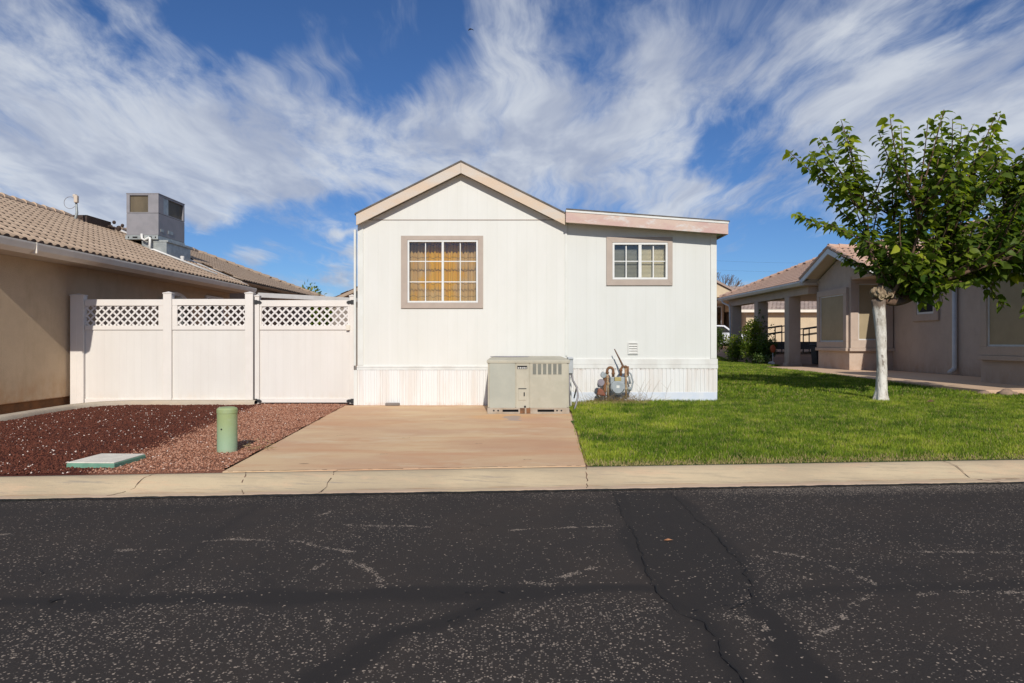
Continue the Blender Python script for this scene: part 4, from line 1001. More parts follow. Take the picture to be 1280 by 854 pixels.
gable_house('distant_house', 'distant brown house whose gable peeks between the gate and the mobile home', -10.0, -1.5, 38, 50, -.02, 3.55, .44, M['stucco_grey'], M['tile_left_back'])
gable_house('distant_house', 'cream garage house with grey tile roof seen through the porch columns', 19.2, 38, 56, 68, .84, 3.95, .36, M['stucco_cream'], M['tile_grey'], 'x', .6)
gh = gable_house('distant_house', 'peach gabled house behind the white car at the lawn end', 11.6, 18.6, 60, 72, .84, 4.9, .38, M['stucco_cream'], M['tile_grey'], 'x', .5, windows=[(18.0, 19.6, 1.8, 4.3)] and [(17.3, 18.45, 2.2, 4.4)])
b = MB(); b.prism([(14.3, 57.0, 5.0), (19.3, 57.0, 5.0), (16.8, 57.0, 6.3)], (0, 3.5, 0)); b.build('gable_wall', M['stucco_cream'], gh)
b = MB(); b.prism([(14.0, 56.8, 4.9), (16.8, 56.8, 6.35), (19.6, 56.8, 4.9), (19.6, 56.8, 5.05), (16.8, 56.8, 6.55), (14.0, 56.8, 5.05)], (0, 4, 0)); b.build('roof', M['tile_grey'], gh)
b = MB(); b.box(18.8, 19.3, 57.0, 57.5, .84, 5.0); b.build('column', M['stucco_cream'], gh); b = MB(); b.box(14.4, 14.9, 57.0, 57.5, .84, 5.0); b.build('column', M['stucco_cream'], gh)

# leaves ------------------------------------------------------------------------------
def leafmat(name, cols, tr_=.35, rough=.5, spec=.4):
    n = NT(name); n.set(rough, 0, spec); cr = n.N.new('ShaderNodeValToRGB'); n.link(n.attr('tone'), cr.inputs[0]); E = cr.color_ramp.elements
    E[0].position = cols[0][0]; E[0].color = (*cols[0][1], 1); E[1].position = cols[-1][0]; E[1].color = (*cols[-1][1], 1)
    for p_, c_ in cols[1:-1]: e = E.new(p_); e.color = (*c_, 1)
    n.col(cr.outputs[0]); t = n.N.new('ShaderNodeBsdfTranslucent'); mt = n.mix(1.0, cr.outputs[0], (1.5, 1.6, .6), 'MULTIPLY'); n.link(mt, t.inputs[0])
    x = n.N.new('ShaderNodeMixShader'); x.inputs[0].default_value = tr_; n.link(n.b.outputs[0], x.inputs[1]); n.link(t.outputs[0], x.inputs[2]); n.link(x.outputs[0], n.N['Material Output'].inputs[0]); return n.m
M['leaf'] = leafmat('mulberry_leaf', [(0, (.040, .085, .012)), (.38, (.115, .165, .022)), (.75, (.27, .32, .03)), (1, (.50, .50, .04))], .46, .5, .25)
M['shrubleaf'] = leafmat('shrub_leaf', [(0, (.03, .06, .014)), (.6, (.08, .13, .025)), (1, (.20, .25, .05))])
M['yellowleaf'] = leafmat('autumn_leaf', [(0, (.06, .11, .016)), (.6, (.17, .22, .025)), (1, (.36, .32, .04))])
# a heart shaped leaf, folded on the midrib and curling down at its tip (x = across, y = along)
LP = np.array([(0,0,0), (.36,.10,.05), (.50,.38,.06), (.30,.72,.0), (0,1.0,-.16), (-.30,.72,.0), (-.50,.38,.06), (-.36,.10,.05), (0,.38,.0), (0,.72,-.04)], float)
LF = [(0,1,8), (1,2,8), (2,3,9), (2,9,8), (3,4,9), (0,8,7), (7,8,6), (6,8,9), (6,9,5), (5,9,4)]
def leaves(P_, D_, size, seed, fold=1.0, tone=None):
    """P_ positions (k,3), D_ outward directions of the leaf axis (k,3)"""
    r = np.random.default_rng(seed); k = len(P_); D_ = D_/np.linalg.norm(D_, axis=1, keepdims=True)
    up = np.tile([0, 0, 1.0], (k, 1))+r.normal(0, .45, (k, 3)); Xd = np.cross(D_, up); Xd /= np.linalg.norm(Xd, axis=1, keepdims=True)+1e-9; Zd = np.cross(Xd, D_)
    s = (size*r.uniform(.45, 1.2, k))[:, None, None]; asp = r.uniform(.55, .78, k)[:, None, None]
    Lp = LP[None]*s; V = P_[:, None]+Xd[:, None]*Lp[..., :1]*asp+D_[:, None]*Lp[..., 1:2]+Zd[:, None]*Lp[..., 2:3]*fold
    F = (np.array(LF)[None]+len(LP)*np.arange(k)[:, None, None]).reshape(-1, 3)
    tn = r.beta(2, 2.6, k)*.8 if tone is None else tone
    return V.reshape(-1, 3), F, np.repeat(tn, len(LP))

# ------------------------------------------------------------------ mulberry tree on the lawn
TY = 13.9; tx, tz = X(1102, TY), .075
Tr = thing('mulberry_tree', (tx, TY, tz), 'tree with white painted trunk and knobby pruned top on the lawn', 'tree')
def tp(px, py, dy=0): return Vector((X(px, TY), TY+dy, Z(py, TY)))
n = NT('painted_bark'); n.set(.85, 0, .2); s_ = n.sep()
wl = n.math('ADD', s_[2], n.math('MULTIPLY', n.noise(5, 4, .6, (1.5, 1.5, .5)), .5))
c = n.mix(n.ramp(n.noise(6, 6, .7, (1, 1, .5)), .42, .66), (.72, .68, .61), (.47, .42, .35))
c = n.mix(n.math('MULTIPLY', n.ramp(n.noise(18, 4, .7, (1, 1, .3), 2), .57, .66), .8), c, (.17, .13, .10))
c = n.mix(n.ramp(wl, 2.08, 2.18), c, (.20, .15, .115)); n.col(c); n.bump(n.noise(25, 5, .7, (1, 1, .4)), .9, .02); M['bark_white'] = n.m
M['bark'] = simple('brown_bark', (.16, .095, .06), (.09, .055, .038), 8, .9, .9, 22, bd=.02, stretch=(1, 1, .6))
M['cutwood'] = simple('callus_wood', (.42, .32, .20), (.14, .09, .06), 7, .9, 1, 18, bd=.03)
nseg, nr = 46, 28; vs = []
for i in range(nseg):
    f = i/(nseg-1); z = tz-.03+f*(2.17-tz); cx = tx+.0+.03*math.sin(f*4)-.05*f; cy = TY+.02*math.sin(f*5)
    r0 = .116-.022*math.sin(math.pi*min(1, f*1.1))+.02*max(0, f-.85)/.15
    flare = math.exp(-f*20)
    for k in range(nr):
        a = 2*math.pi*k/nr; lob = 1+flare*(.45+.35*math.sin(5*a+1)+.15*math.sin(3*a))+.045*math.sin(3*a+f*6)+.035*math.sin(7*a+f*17)+random.uniform(-.015, .015)
        vs.append((cx+r0*lob*math.cos(a), cy+r0*lob*math.sin(a), z))
b = MB(); b.add(vs, [(i*nr+k, i*nr+(k+1) % nr, (i+1)*nr+(k+1) % nr, (i+1)*nr+k) for i in range(nseg-1) for k in range(nr)]+[tuple((nseg-1)*nr+k for k in range(nr))])
o = b.build('trunk', M['bark_white'], Tr, smooth=True)
b = MB(); kc = tp(1100, 367)
for k in range(26):
    dv = Vector((random.gauss(0, 1), random.gauss(0, 1)-.6, random.gauss(0, .7))).normalized(); q = kc+Vector((dv.x*.155, dv.y*.14, dv.z*.125)); b.ball(q, random.uniform(.04, .075), 9, 7)
b.ball(kc, (.17, .155, .15), 14, 10)
for k in range(9):
    a0 = random.uniform(0, 6.28); c0 = kc+Vector((random.uniform(-.12, .12), -.17, random.uniform(-.09, .09))); b.tube([c0+Vector((.05*math.cos(a0+j*.8), -.01, .05*math.sin(a0+j*.8))) for j in range(7)], .016, 6)
b.build('pruned_knob', M['cutwood'], Tr, smooth=True)
# limbs
limbs = [[tp(1106, 376, .0), tp(1122, 378, .0), tp(1138, 373, .0), tp(1152, 360, -.05), tp(1166, 338, -.1), tp(1180, 300, -.1), tp(1192, 255, 0)],
         [tp(1145, 368, 0), tp(1165, 358, .2), tp(1195, 350, .4), tp(1230, 325, .5), tp(1262, 290, .5), tp(1290, 240, .6)],
         [tp(1104, 362, .1), tp(1106, 345, .2), tp(1100, 320, .3), tp(1092, 285, .3), tp(1085, 245, .3)],
         [tp(1130, 374, 0), tp(1140, 340, .4), tp(1145, 300, .7), tp(1140, 260, .8)],
         [tp(1155, 358, 0), tp(1185, 345, -.4), tp(1225, 330, -.6), tp(1265, 320, -.6), tp(1310, 310, -.5)],
         [tp(1110, 372, -.1), tp(1118, 340, -.4), tp(1125, 300, -.6), tp(1120, 265, -.7)],
         [tp(1195, 350, .4), tp(1240, 345, .9), tp(1290, 320, 1.2), tp(1330, 280, 1.3)]]
lr = [.085, .06, .05, .045, .05, .04, .04]
def smoothpts(P_, n_=5):
    out = []
    for i in range(len(P_)-1):
        p0, p1, p2, p3 = P_[max(i-1, 0)], P_[i], P_[i+1], P_[min(i+2, len(P_)-1)]
        for k in range(n_):
            t_ = k/n_; out.append(.5*((2*p1)+(p2-p0)*t_+(2*p0-5*p1+4*p2-p3)*t_*t_+(3*p1-p0-3*p2+p3)*t_**3))
    return out+[P_[-1]]
nodes = []
for P_, r0 in zip(limbs, lr):
    q = smoothpts(P_); m_ = len(q); b = MB(); b.tube(q, [r0*(1-.75*i/(m_-1)) for i in range(m_)], 9); b.build('limb', M['bark'], Tr, smooth=True)
    nodes += [(p, i/(m_-1)) for i, p in enumerate(q) if i > m_*.2]
outline = [(1030,168),(1022,190),(1090,200),(1130,165),(1128,205),(1172,205),(1205,230),(1260,175),(1012,290),(998,200),(1060,172),(1058,235),(1100,235),(1140,240),(1270,200),(1255,225),(997,180),(1005,195),(1050,150),(1063,150),(1075,165),(1105,168),(1118,170),(1150,153),(1162,152),(1175,175),(1196,186),(1240,143),(1252,142),(1264,150),(1280,160),(1296,150),(1310,165),(1004,262),(1015,275),(1020,215),(1040,225),(1085,190),(1135,180),(1216,205),(1228,215)]
poly = [(1012,185),(1032,240),(1052,205),(1052,160),(1070,160),(1085,190),(1115,172),(1155,158),(1178,165),(1195,195),(1215,210),(1235,205),(1245,150),(1268,150),(1300,160),(1340,200),(1370,300),(1340,345),(1260,345),(1235,350),(1200,345),(1170,368),(1140,360),(1115,345),(1085,318),(1055,305),(1040,280),(1022,262),(1035,250)]
r = np.random.default_rng(77); tips = [(px, py, r.normal(0, .5)) for px, py in outline]
pxs = r.uniform(1000, 1370, 900); pys = r.uniform(150, 375, 900); okp = inside(pxs, pys, poly)
for px, py in list(zip(pxs[okp], pys[okp]))[:290]:
    if px+py*.35 < 1205 and py < 300 and r.random() < .80: continue
    if px > 1205 and py < 225 and r.random() < .5: continue
    tips.append((px, py, r.normal(0, .85)))
droop = [(1272,398),(1262,385),(1245,372),(1235,362),(1280,385),(1295,390),(1250,350),(1165,380),(1150,385),(1290,370),(1275,350),(1218,340),(1120,352),(1310,395)]
LPs, LDs, LT = [], [], []; tb = MB()
def shoot(a, c_, bend, nl, t0, r0, dens_tone):
    pts_ = []; mid = (a+c_)/2+bend
    for i in range(9): t_ = i/8; pts_.append(a*(1-t_)**2+mid*2*t_*(1-t_)+c_*t_*t_)
    tb.tube(pts_, [r0*(1-.8*i/8)+.002 for i in range(9)], 5, False)
    for j in range(nl):
        t_ = t0+(1-t0)*(j+r.uniform(0, .6))/nl; t_ = min(t_, 1.0)
        p = a*(1-t_)**2+mid*2*t_*(1-t_)+c_*t_*t_; tg = (c_-a).normalized()
        ang = j*2.4+r.uniform(-.5, .5); side = Vector((math.cos(ang), math.sin(ang), 0)); side = (side-tg*side.dot(tg)*.6).normalized()
        dr = (side+tg*.35+Vector((0, 0, -.35-.45*r.random()))).normalized(); pet = side*.04+Vector((0, 0, .02)); pp = p+pet
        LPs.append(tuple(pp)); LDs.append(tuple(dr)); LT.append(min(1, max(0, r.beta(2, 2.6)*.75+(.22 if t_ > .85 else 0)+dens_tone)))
for i, (px, py, dy) in enumerate(tips):
    c_ = tp(px, py, dy); hub = tp(1150, 400, 0); rad_ = (c_-hub).normalized()
    def cost(nd):
        v = c_-nd[0]; l = v.length+1e-6
        return abs(l-1.15)*.9+(1-v.dot(rad_)/l)*2.2+random.random()*.25
    best = min(nodes, key=cost); a = best[0]; ln_ = (c_-a).length
    if ln_ > 1.7: a = a.lerp(c_, 0.0)
    bend = Vector((r.normal(0, .08), r.normal(0, .08), -.05+.10*r.random())); bend += Vector((c_.x-a.x, c_.y-a.y, 0))*.10
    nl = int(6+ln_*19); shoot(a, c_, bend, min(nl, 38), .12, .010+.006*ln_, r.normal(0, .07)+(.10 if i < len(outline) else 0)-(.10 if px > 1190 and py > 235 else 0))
for px, py in droop:
    c_ = tp(px, py, r.normal(-.2, .35)); best = min(nodes, key=lambda nd: (nd[0]-c_-Vector((0, 0, .5))).length); a = best[0]
    shoot(a, c_, Vector((0, 0, .12)), int(10+(c_-a).length*16), .1, .014, .02)
tb.build('twigs', M['bark'], Tr)
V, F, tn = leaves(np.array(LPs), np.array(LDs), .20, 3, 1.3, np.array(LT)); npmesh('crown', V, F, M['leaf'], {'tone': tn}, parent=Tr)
print('tree leaves', len(LPs))

# ------------------------------------------------------------------ shrubs, far trees
def shrub(name, label, cat, c, rad, h, n_, size, mat_, seed, group=None, stem=True):
    t = thing(name, c, label, cat, group); r = np.random.default_rng(seed); c = np.array(c, float)
    cl = r.normal(0, 1, (14, 3)); cl /= np.linalg.norm(cl, axis=1, keepdims=True); cl = cl*np.array([rad*.6, rad*.6, h*.36])*r.uniform(.4, 1, (14, 1))+c+np.array([0, 0, h*.52])
    k = r.integers(0, 14, n_); dv = r.normal(0, 1, (n_, 3)); dv /= np.linalg.norm(dv, axis=1, keepdims=True)
    P_ = cl[k]+dv*np.array([rad, rad, h*.5])*.42*r.random((n_, 1))**.4*r.uniform(.8, 1.25, (n_, 1)); P_[:, 2] = np.maximum(P_[:, 2], c[2]+.04)
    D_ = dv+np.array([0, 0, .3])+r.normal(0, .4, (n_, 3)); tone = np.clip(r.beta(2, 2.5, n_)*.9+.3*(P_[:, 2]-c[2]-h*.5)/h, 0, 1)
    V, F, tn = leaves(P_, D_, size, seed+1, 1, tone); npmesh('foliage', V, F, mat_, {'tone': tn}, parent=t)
    if stem:
        b = MB()
        for i in range(7):
            q = Vector(cl[i]); b.tube([Vector(c)-Vector((0, 0, .05)), Vector(c).lerp(q, .5)+Vector((0, 0, .1*h)), q], [max(.015, rad*.035), max(.01, rad*.02), .008], 6)
        b.build('stem', M['bark'], t)
    return t
shrub('shrub', 'dark green shrub at the lawn end, nearest the mobile home corner', 'shrub', (10.9, 36.6, .2), .85, 1.9, 2400, .10, M['shrubleaf'], 101, 'shrubs along the porch')
shrub('shrub', 'low rounded light green shrub second from the mobile home corner', 'shrub', (11.7, 35.6, .2), .95, 1.45, 2600, .10, M['yellowleaf'], 103, 'shrubs along the porch')
shrub('shrub', 'tall bright green feathery shrub between the porch columns', 'shrub', (12.0, 33.8, .2), .90, 2.1, 3000, .12, M['yellowleaf'], 105, 'shrubs along the porch')
shrub('shrub', 'dark shrub in front of the middle porch column', 'shrub', (12.1, 32.5, .2), .65, 1.5, 1900, .10, M['shrubleaf'], 107, 'shrubs along the porch')
shrub('shrub', 'sparse twiggy bush beside the nearest porch column', 'shrub', (12.6, 34.6, .2), .8, 2.6, 420, .12, M['shrubleaf'], 109, 'shrubs along the porch')
shrub('shrub', 'low dark ground shrub at the foot of the nearest porch column', 'shrub', (11.5, 31.6, .2), .5, .6, 700, .09, M['shrubleaf'], 113, 'shrubs along the porch')
shrub('round_tree', 'distant yellow green tree behind the left tiled roof', 'tree', (-17.4, 60, 0), 3.0, 6.0, 6500, .30, M['yellowleaf'], 111)
# bare tree
Bt = thing('bare_tree', (22, 72, .8), 'bare leafless tree beyond the lawn, right of the mobile home', 'tree')
b = MB(); b.tube([(21.8, 72, .8), (21.7, 72, 4.0)], [.22, .15], 8); b.build('trunk', M['bark'], Bt)
b = MB(); rr = random.Random(4)
def br(p, dv, L_, r_, dep):
    q = p+dv*L_; b.tube([p, (p+q)/2+Vector((rr.uniform(-.1, .1), 0, .05)), q], [r_, r_*.8, r_*.6], 4, False)
    if dep:
        for _ in range(3): br(q, (dv+Vector((rr.uniform(-.6, .6), rr.uniform(-.5, .5), rr.uniform(-.1, .4)))).normalized(), L_*.68, r_*.6, dep-1)
for k in range(5): br(Vector((21.7, 72, 4.0)), Vector((rr.uniform(-.5, .6), rr.uniform(-.4, .4), 1)).normalized(), 1.9, .10, 3)
b.build('branches', M['bark'], Bt)
# power line
for xx, lab in ((11.5, 'wooden utility pole hidden behind the mobile home'), (60, 'wooden utility pole far behind the right house')):
    t = thing('utility_pole', (xx, 80, .8), lab, 'pole'); b = MB(); b.tube([(xx, 80, .8), (xx, 80, 12.5)], [.16, .12], 10); b.build('pole', M['bark'], t); b = MB(); b.box(xx-.08, xx+.08, 78.8, 81.2, 11.2, 11.35); b.build('crossarm', M['bark'], t)
for j, (yy, zt, lab) in enumerate(((79, 11.35, 'highest of the three overhead wires, nearest the camera'), (80, 10.4, 'middle one of the three overhead wires'), (81, 9.1, 'lowest of the three overhead wires'))):
    b = MB(); b.tube([(11.5+48.5*i/20, yy, zt-1.0*math.sin(math.pi*i/20)) for i in range(21)], .006, 5)
    tag(b.build('power_line', M['black']), lab, 'cable', 'overhead wires')

# ------------------------------------------------------------------ right house
RH = thing('taupe_house', (15, 24, .2), 'taupe stucco house with pink tile roof and porch on the right', 'house')
G0 = .205
wx_main, wx_wing, wx_near = 14.4, 12.75, 12.5
YA, YB_, YC = 25.8, 28.4, 18.2          # face towards the street, far end of the wing, near wing corner
b = MB(); b.box(wx_main, wx_main+.2, YC, YA+.1, G0, 3.75); b.build('wall', M['stucco_right'], RH)
b = MB(); b.box(wx_wing, wx_main+.1, YA+.0, YA+.2, G0, 3.75); b.box(wx_wing, wx_wing+.2, YA+.2, YB_, G0, 3.72); b.box(wx_wing+.2, 20, YB_-.2, YB_, G0, 3.72); b.build('wall', M['stucco_right'], RH)
b = MB(); b.box(wx_near, wx_near+.2, 11.0, YC, G0, 3.75); b.box(wx_near+.2, wx_main+.0, YC-.2, YC, G0, 3.75); b.box(wx_near+.2, 20, 11, 11.2, G0, 3.75); b.build('wall', M['stucco_right'], RH)
b = MB(); b.box(wx_near+.02, wx_near+.5, 11.05, YC-.02, .1, G0); b.box(wx_main+.02, wx_main+.4, YC, YA, .18, G0); b.build('footing', M['dark'], RH)
# projecting lower surrounds below the windows
zS0, zS1 = Z(440, YA), Z(433.5, YA)
def big_window(root, lab, face, a, c_, z0, z1, lo, x=None, y=None, ex=.10, blind='stucco'):
    if face == 'y':   # in a wall facing the street
        w_ = MB(); w_.frame(a, c_, z0, z1, .30, y-ex, y-.002); w_.box(a-.05, c_+.05, y-ex-.04, y-.002, z0-.12, z0-.002)
        w_ = w_.build('window', M['stucco_trim'], root, bevel=.01); b = MB(); b.frame(a+.3, c_-.3, z0+.3, z1-.3, .045, y-.05, y-.003); b.build('frame', M['gutter_r'], w_)
        b = MB(); b.box(a+.34, c_-.34, y-.03, y-.006, z0+.34, z1-.34); b.build('screen', M['screen'], w_)
    else:
        w_ = MB(); w_.framey(a, c_, z0, z1, .24, x-ex, x-.002); w_.box(x-ex-.04, x-.002, a-.05, c_+.05, z0-.12, z0-.002)
        w_ = w_.build('window', M['stucco_trim'], root, bevel=.01); b = MB(); b.framey(a+.24, c_-.24, z0+.24, z1-.24, .045, x-.05, x-.003); b.build('frame', M['gutter_r'], w_)
        b = MB(); b.box(x-.03, x-.006, a+.28, c_-.28, z0+.28, z1-.28); b.build('screen', M['screen'], w_)
    w_['label'] = lab; return w_
M['screen'] = simple('beige_sun_screen', (.38, .30, .185), (.34, .27, .165), 2, .75, .1)
big_window(RH, 'tall screened window facing the street under the porch gable', 'y', wx_wing+.0, wx_main-.05, zS1-.05, Z(345, YA), 0, y=YA)
big_window(RH, 'tall narrow screened window in the side of the wing', 'x', YA+.05, YB_-.05, zS1-.05, 3.35, 0, x=wx_wing, ex=.10)
big_window(RH, 'wide screened window in the near wing at the photo edge', 'x', 15.2, YC-.1, Z(444, YC), 3.3, 0, x=wx_near)
sx0, sx1 = 23.15, 21.3   # small dark window on the main wall
yw0, yw1 = 853.33*wx_main/(1175-640), 853.33*wx_main/(1143-640)
w_ = MB().framey(yw0, yw1, Z(401, 23.5), 3.15, .24, wx_main-.08, wx_main-.002).build('window', M['stucco_trim'], RH, bevel=.01); w_['label'] = 'small dark window behind the tree'
b = MB(); b.framey(yw0+.24, yw1-.24, Z(401, 23.5)+.24, 2.91, .07, wx_main-.05, wx_main-.003); b.build('frame', M['vinyl'], w_)
b = MB(); b.box(wx_main-.02, wx_main-.004, yw0+.3, yw1-.3, Z(401, 23.5)+.3, 2.85); b.build('pane', M['dark'], w_)
# downspout
yd = 853.33*(wx_main-.1)/(1193-640)
b = MB(); b.tube([(wx_main-.09, yd, 3.6), (wx_main-.09, yd, .5), (wx_main-.12, yd-.02, .40), (wx_main-.32, yd-.10, .29)], .075, 12); b.build('downspout', M['gutter_r'], RH, smooth=True)
# porch: wing gable (ridge along X), porch roof with hipped far end
gx, py0, py1, zE, sl2 = 12.2, 23.75, 28.95, 3.84, .39
ym = (py0+py1)/2; zP = zE+(ym-py0)*sl2
Lg = math.hypot(ym-py0, zP-zE)
PR = [M['tile_right'], M['mortar_and_shade']]
tile_plane('roof', PR, RH, (gx, py0, zE+.05), (1, 0, 0), (0, 1, sl2), 6.5, Lg, sub=6)
tile_plane('roof', PR, RH, (gx, py1, zE+.05), (1, 0, 0), (0, -1, sl2), 6.5, Lg, sub=4)
ridge_caps('ridge_cap', M['tile_right'], RH, (gx, ym, zP+.08), (gx+6, ym, zP+.08))
ridge_caps('rake_cap', M['tile_right'], RH, (gx+.03, py0, zE+.10), (gx+.03, ym, zP+.10), .08)
ridge_caps('rake_cap', M['tile_right'], RH, (gx+.03, py1, zE+.10), (gx+.03, ym, zP+.10), .08)
b = MB()
for (a, za), (c_, zc) in (((py0, zE), (ym, zP)), ((ym, zP), (py1, zE))):
    b.prism([(gx-.02, a, za-.18), (gx-.02, c_, zc-.18), (gx-.02, c_, zc+.02), (gx-.02, a, za+.02)], (.05, 0, 0))
b.build('fascia', M['gutter_r'], RH)
b = MB(); b.prism([(gx+.04, py0, zE-.02), (gx+.04, ym, zP-.02), (gx+.04, py1, zE-.02), (gx+.04, py1, zE-.12), (gx+.04, ym, zP-.12), (gx+.04, py0, zE-.12)], (6.4, 0, 0)); b.build('soffit', M['soffit_l'], RH)
b = MB(); b.prism([(wx_wing+.01, py0+.4, zE-.14), (wx_wing+.01, py1-.2, zE-.14), (wx_wing+.01, ym, zP-.22)], (.18, 0, 0)); b.box(wx_wing+.03, wx_main, py0+.45, YA+.1, 3.62, 3.72); b.build('gable_wall', M['stucco_right'], RH)
b = MB(); b.box(gx+.03, 19, py0-.10, py0+.03, zE-.17, zE+.02); b.build('gutter', M['gutter_r'], RH)
# porch roof
yP0, yP1, zPo, slp = 28.5, 40.0, 3.78, .45
tl = 4.6; Lp = math.hypot(tl, tl*slp)
tile_plane('roof', PR, RH, (gx, yP0, zPo+.04), (0, 1, 0), (1, 0, slp), yP1-yP0, Lp, clip=lambda u, v: u < (yP1-yP0)-v/Lp*tl+.1, sub=6)
tile_plane('roof', PR, RH, (gx, yP1, zPo+.04), (1, 0, 0), (0, -1, slp), 2*tl, Lp, clip=lambda u, v: abs(u-tl) < tl*(1-v/Lp)+.1, sub=4)
tile_plane('roof', PR, RH, (gx+2*tl, yP0, zPo+.04), (0, 1, 0), (-1, 0, slp), yP1-yP0, Lp, clip=lambda u, v: u < (yP1-yP0)-v/Lp*tl+.1, sub=4)
ridge_caps('hip_cap', M['tile_right'], RH, (gx, yP1, zPo+.1), (gx+tl, yP1-tl, zPo+tl*slp+.1))
b = MB(); b.add([(gx, yP0, zPo), (gx+tl, yP0, zPo+tl*slp), (gx+tl, yP1-tl, zPo+tl*slp), (gx, yP1, zPo), (gx+2*tl, yP0, zPo), (gx+2*tl, yP1, zPo)], [(0,1,2,3), (1,4,5,2), (3,2,5), (0,3,5,4), (0,4,1)]); b.build('roof_deck', M['soffit_l'], RH)
b = MB(); b.prism([(gx-.12, yP0+.2, zPo-.02), (gx-.12, yP0+.2, zPo+.04), (gx+.02, yP0+.2, zPo+.04), (gx+.02, yP0+.2, zPo-.13), (gx-.05, yP0+.2, zPo-.13)], (0, yP1-yP0, 0)); b.box(gx-.02, gx+2*tl, yP1-.0, yP1+.12, zPo-.12, zPo+.04); b.build('gutter', M['gutter_r'], RH)
b = MB(); b.box(gx+.3, gx+.75, yP0+.3, yP1-.6, 3.30, zPo-.14); b.build('porch_beam', M['stucco_right'], RH)
b = MB(); b.box(gx+.02, gx+2*tl-.02, yP0+.05, yP1-.03, zPo-.135, zPo-.012); b.build('porch_ceiling', M['soffit_l'], RH)
b = MB(); b.box(gx+2*tl-.8, gx+2*tl-.5, yP0, yP1-.6, 3.35, zPo-.14); b.build('porch_beam', M['stucco_right'], RH)
for yy in (30.7, 34.6, 38.6):
    b = MB(); b.box(12.45, 12.98, yy, yy+.5, .1, 3.29); b.box(12.40, 13.03, yy-.05, yy+.55, .1, .32); b.build('column', M['stucco_right'], RH, bevel=.01)
b = MB(); b.tube([(12.15, 39.6, 3.68), (12.2, 39.4, 3.5), (12.36, 38.9, 3.35), (12.36, 38.75, 3.2), (12.36, 38.6-.06, .3)], .05, 8); b.build('downspout', M['gutter_r'], RH, smooth=True)
# main roof and the near wing roof
mE, mR, slm = 13.8, 18.2, .47; Lm = math.hypot(mR-mE, (mR-mE)*slm)
tile_plane('roof', PR, RH, (mE, 15.5, 3.80), (0, 1, 0), (1, 0, slm), 13.3, Lm, sub=6)
tile_plane('roof', PR, RH, (2*mR-mE, 15.5, 3.80), (0, 1, 0), (-1, 0, slm), 13.3, Lm, sub=3)
zm_ = 3.8+(mR-mE)*slm
ridge_caps('ridge_cap', M['tile_right'], RH, (mR, 15.5, zm_+.06), (mR, 28.8, zm_+.06))
b = MB(); b.prism([(mE+.02, 15.52, 3.76), (mR, 15.52, zm_-.04), (2*mR-mE, 15.52, 3.76), (2*mR-mE, 15.52, 3.66), (mE+.02, 15.52, 3.66)], (0, 13.2, 0)); b.build('roof_deck', M['soffit_l'], RH)
b = MB(); b.box(mE-.1, mE+.02, YC+.8, py0+1.2, 3.66, 3.80); b.build('gutter', M['gutter_r'], RH)
ny0, ny1 = 10.5, YC+.5; nym = (ny0+ny1)/2; nL = math.hypot(nym-ny0, (nym-ny0)*.42); nx_ = wx_near-.5; zn = 3.72
tile_plane('roof', PR, RH, (nx_, ny0, zn), (1, 0, 0), (0, 1, .42), 6.5, nL, sub=6)
tile_plane('roof', PR, RH, (nx_, ny1, zn), (1, 0, 0), (0, -1, .42), 6.5, nL, sub=6)
b = MB(); zt_ = zn+(nym-ny0)*.42; b.prism([(nx_+.02, ny0, zn-.03), (nx_+.02, nym, zt_-.03), (nx_+.02, ny1, zn-.03), (nx_+.02, ny1, zn-.14), (nx_+.02, nym, zt_-.14), (nx_+.02, ny0, zn-.14)], (6.4, 0, 0)); b.build('roof_deck', M['soffit_l'], RH)
b = MB()
for (a, za), (c_, zc) in (((ny0, zn), (nym, zt_)), ((nym, zt_), (ny1, zn))): b.prism([(nx_-.03, a, za-.18), (nx_-.03, c_, zc-.18), (nx_-.03, c_, zc+.03), (nx_-.03, a, za+.03)], (.05, 0, 0))
b.build('fascia', M['gutter_r'], RH)
b = MB(); b.prism([(wx_near+.01, ny0+.5, zn-.02), (wx_near+.01, ny1-.4, zn-.02), (wx_near+.01, nym, zt_-.2)], (.15, 0, 0)); b.build('gable_wall', M['stucco_right'], RH)

# ramp with railing behind the porch
Rp = thing('access_ramp', (16.5, 42, .5), 'black metal ramp with handrails behind the porch columns', 'ramp')
b = MB(); b.box(15.2, 19.3, 41.2, 42.6, .82, 1.28); b.build('deck', M['black'], Rp)
for x0, x1, z_ in ((15.0, 16.8, 1.3), (17.6, 19.4, 1.3)):
    for yy in (41.25, 42.5):
        b = MB(); b.tube([(x0, yy, z_+.72), (x1, yy, z_+.98)], .035, 6); b.tube([(x0, yy, z_+.35), (x1, yy, z_+.6)], .03, 6)
        for xx in (x0, (x0+x1)/2, x1): b.tube([(xx, yy, .6), (xx, yy, z_+.72+.26*(xx-x0)/(x1-x0))], .035, 6)
        b.build('railing', M['black'], Rp)
bn = MB(); bn.prism([(14.55, 32.5, .2), (15.1, 32.5, .2), (15.18, 32.5, 1.1), (14.48, 32.5, 1.1)], (0, .65, 0)); bn.box(14.44, 15.22, 32.42, 33.2, 1.1, 1.18)
tag(bn.build('dustbin', M['black'], bevel=.03), 'black bin standing on the porch by the wing corner', 'bin')
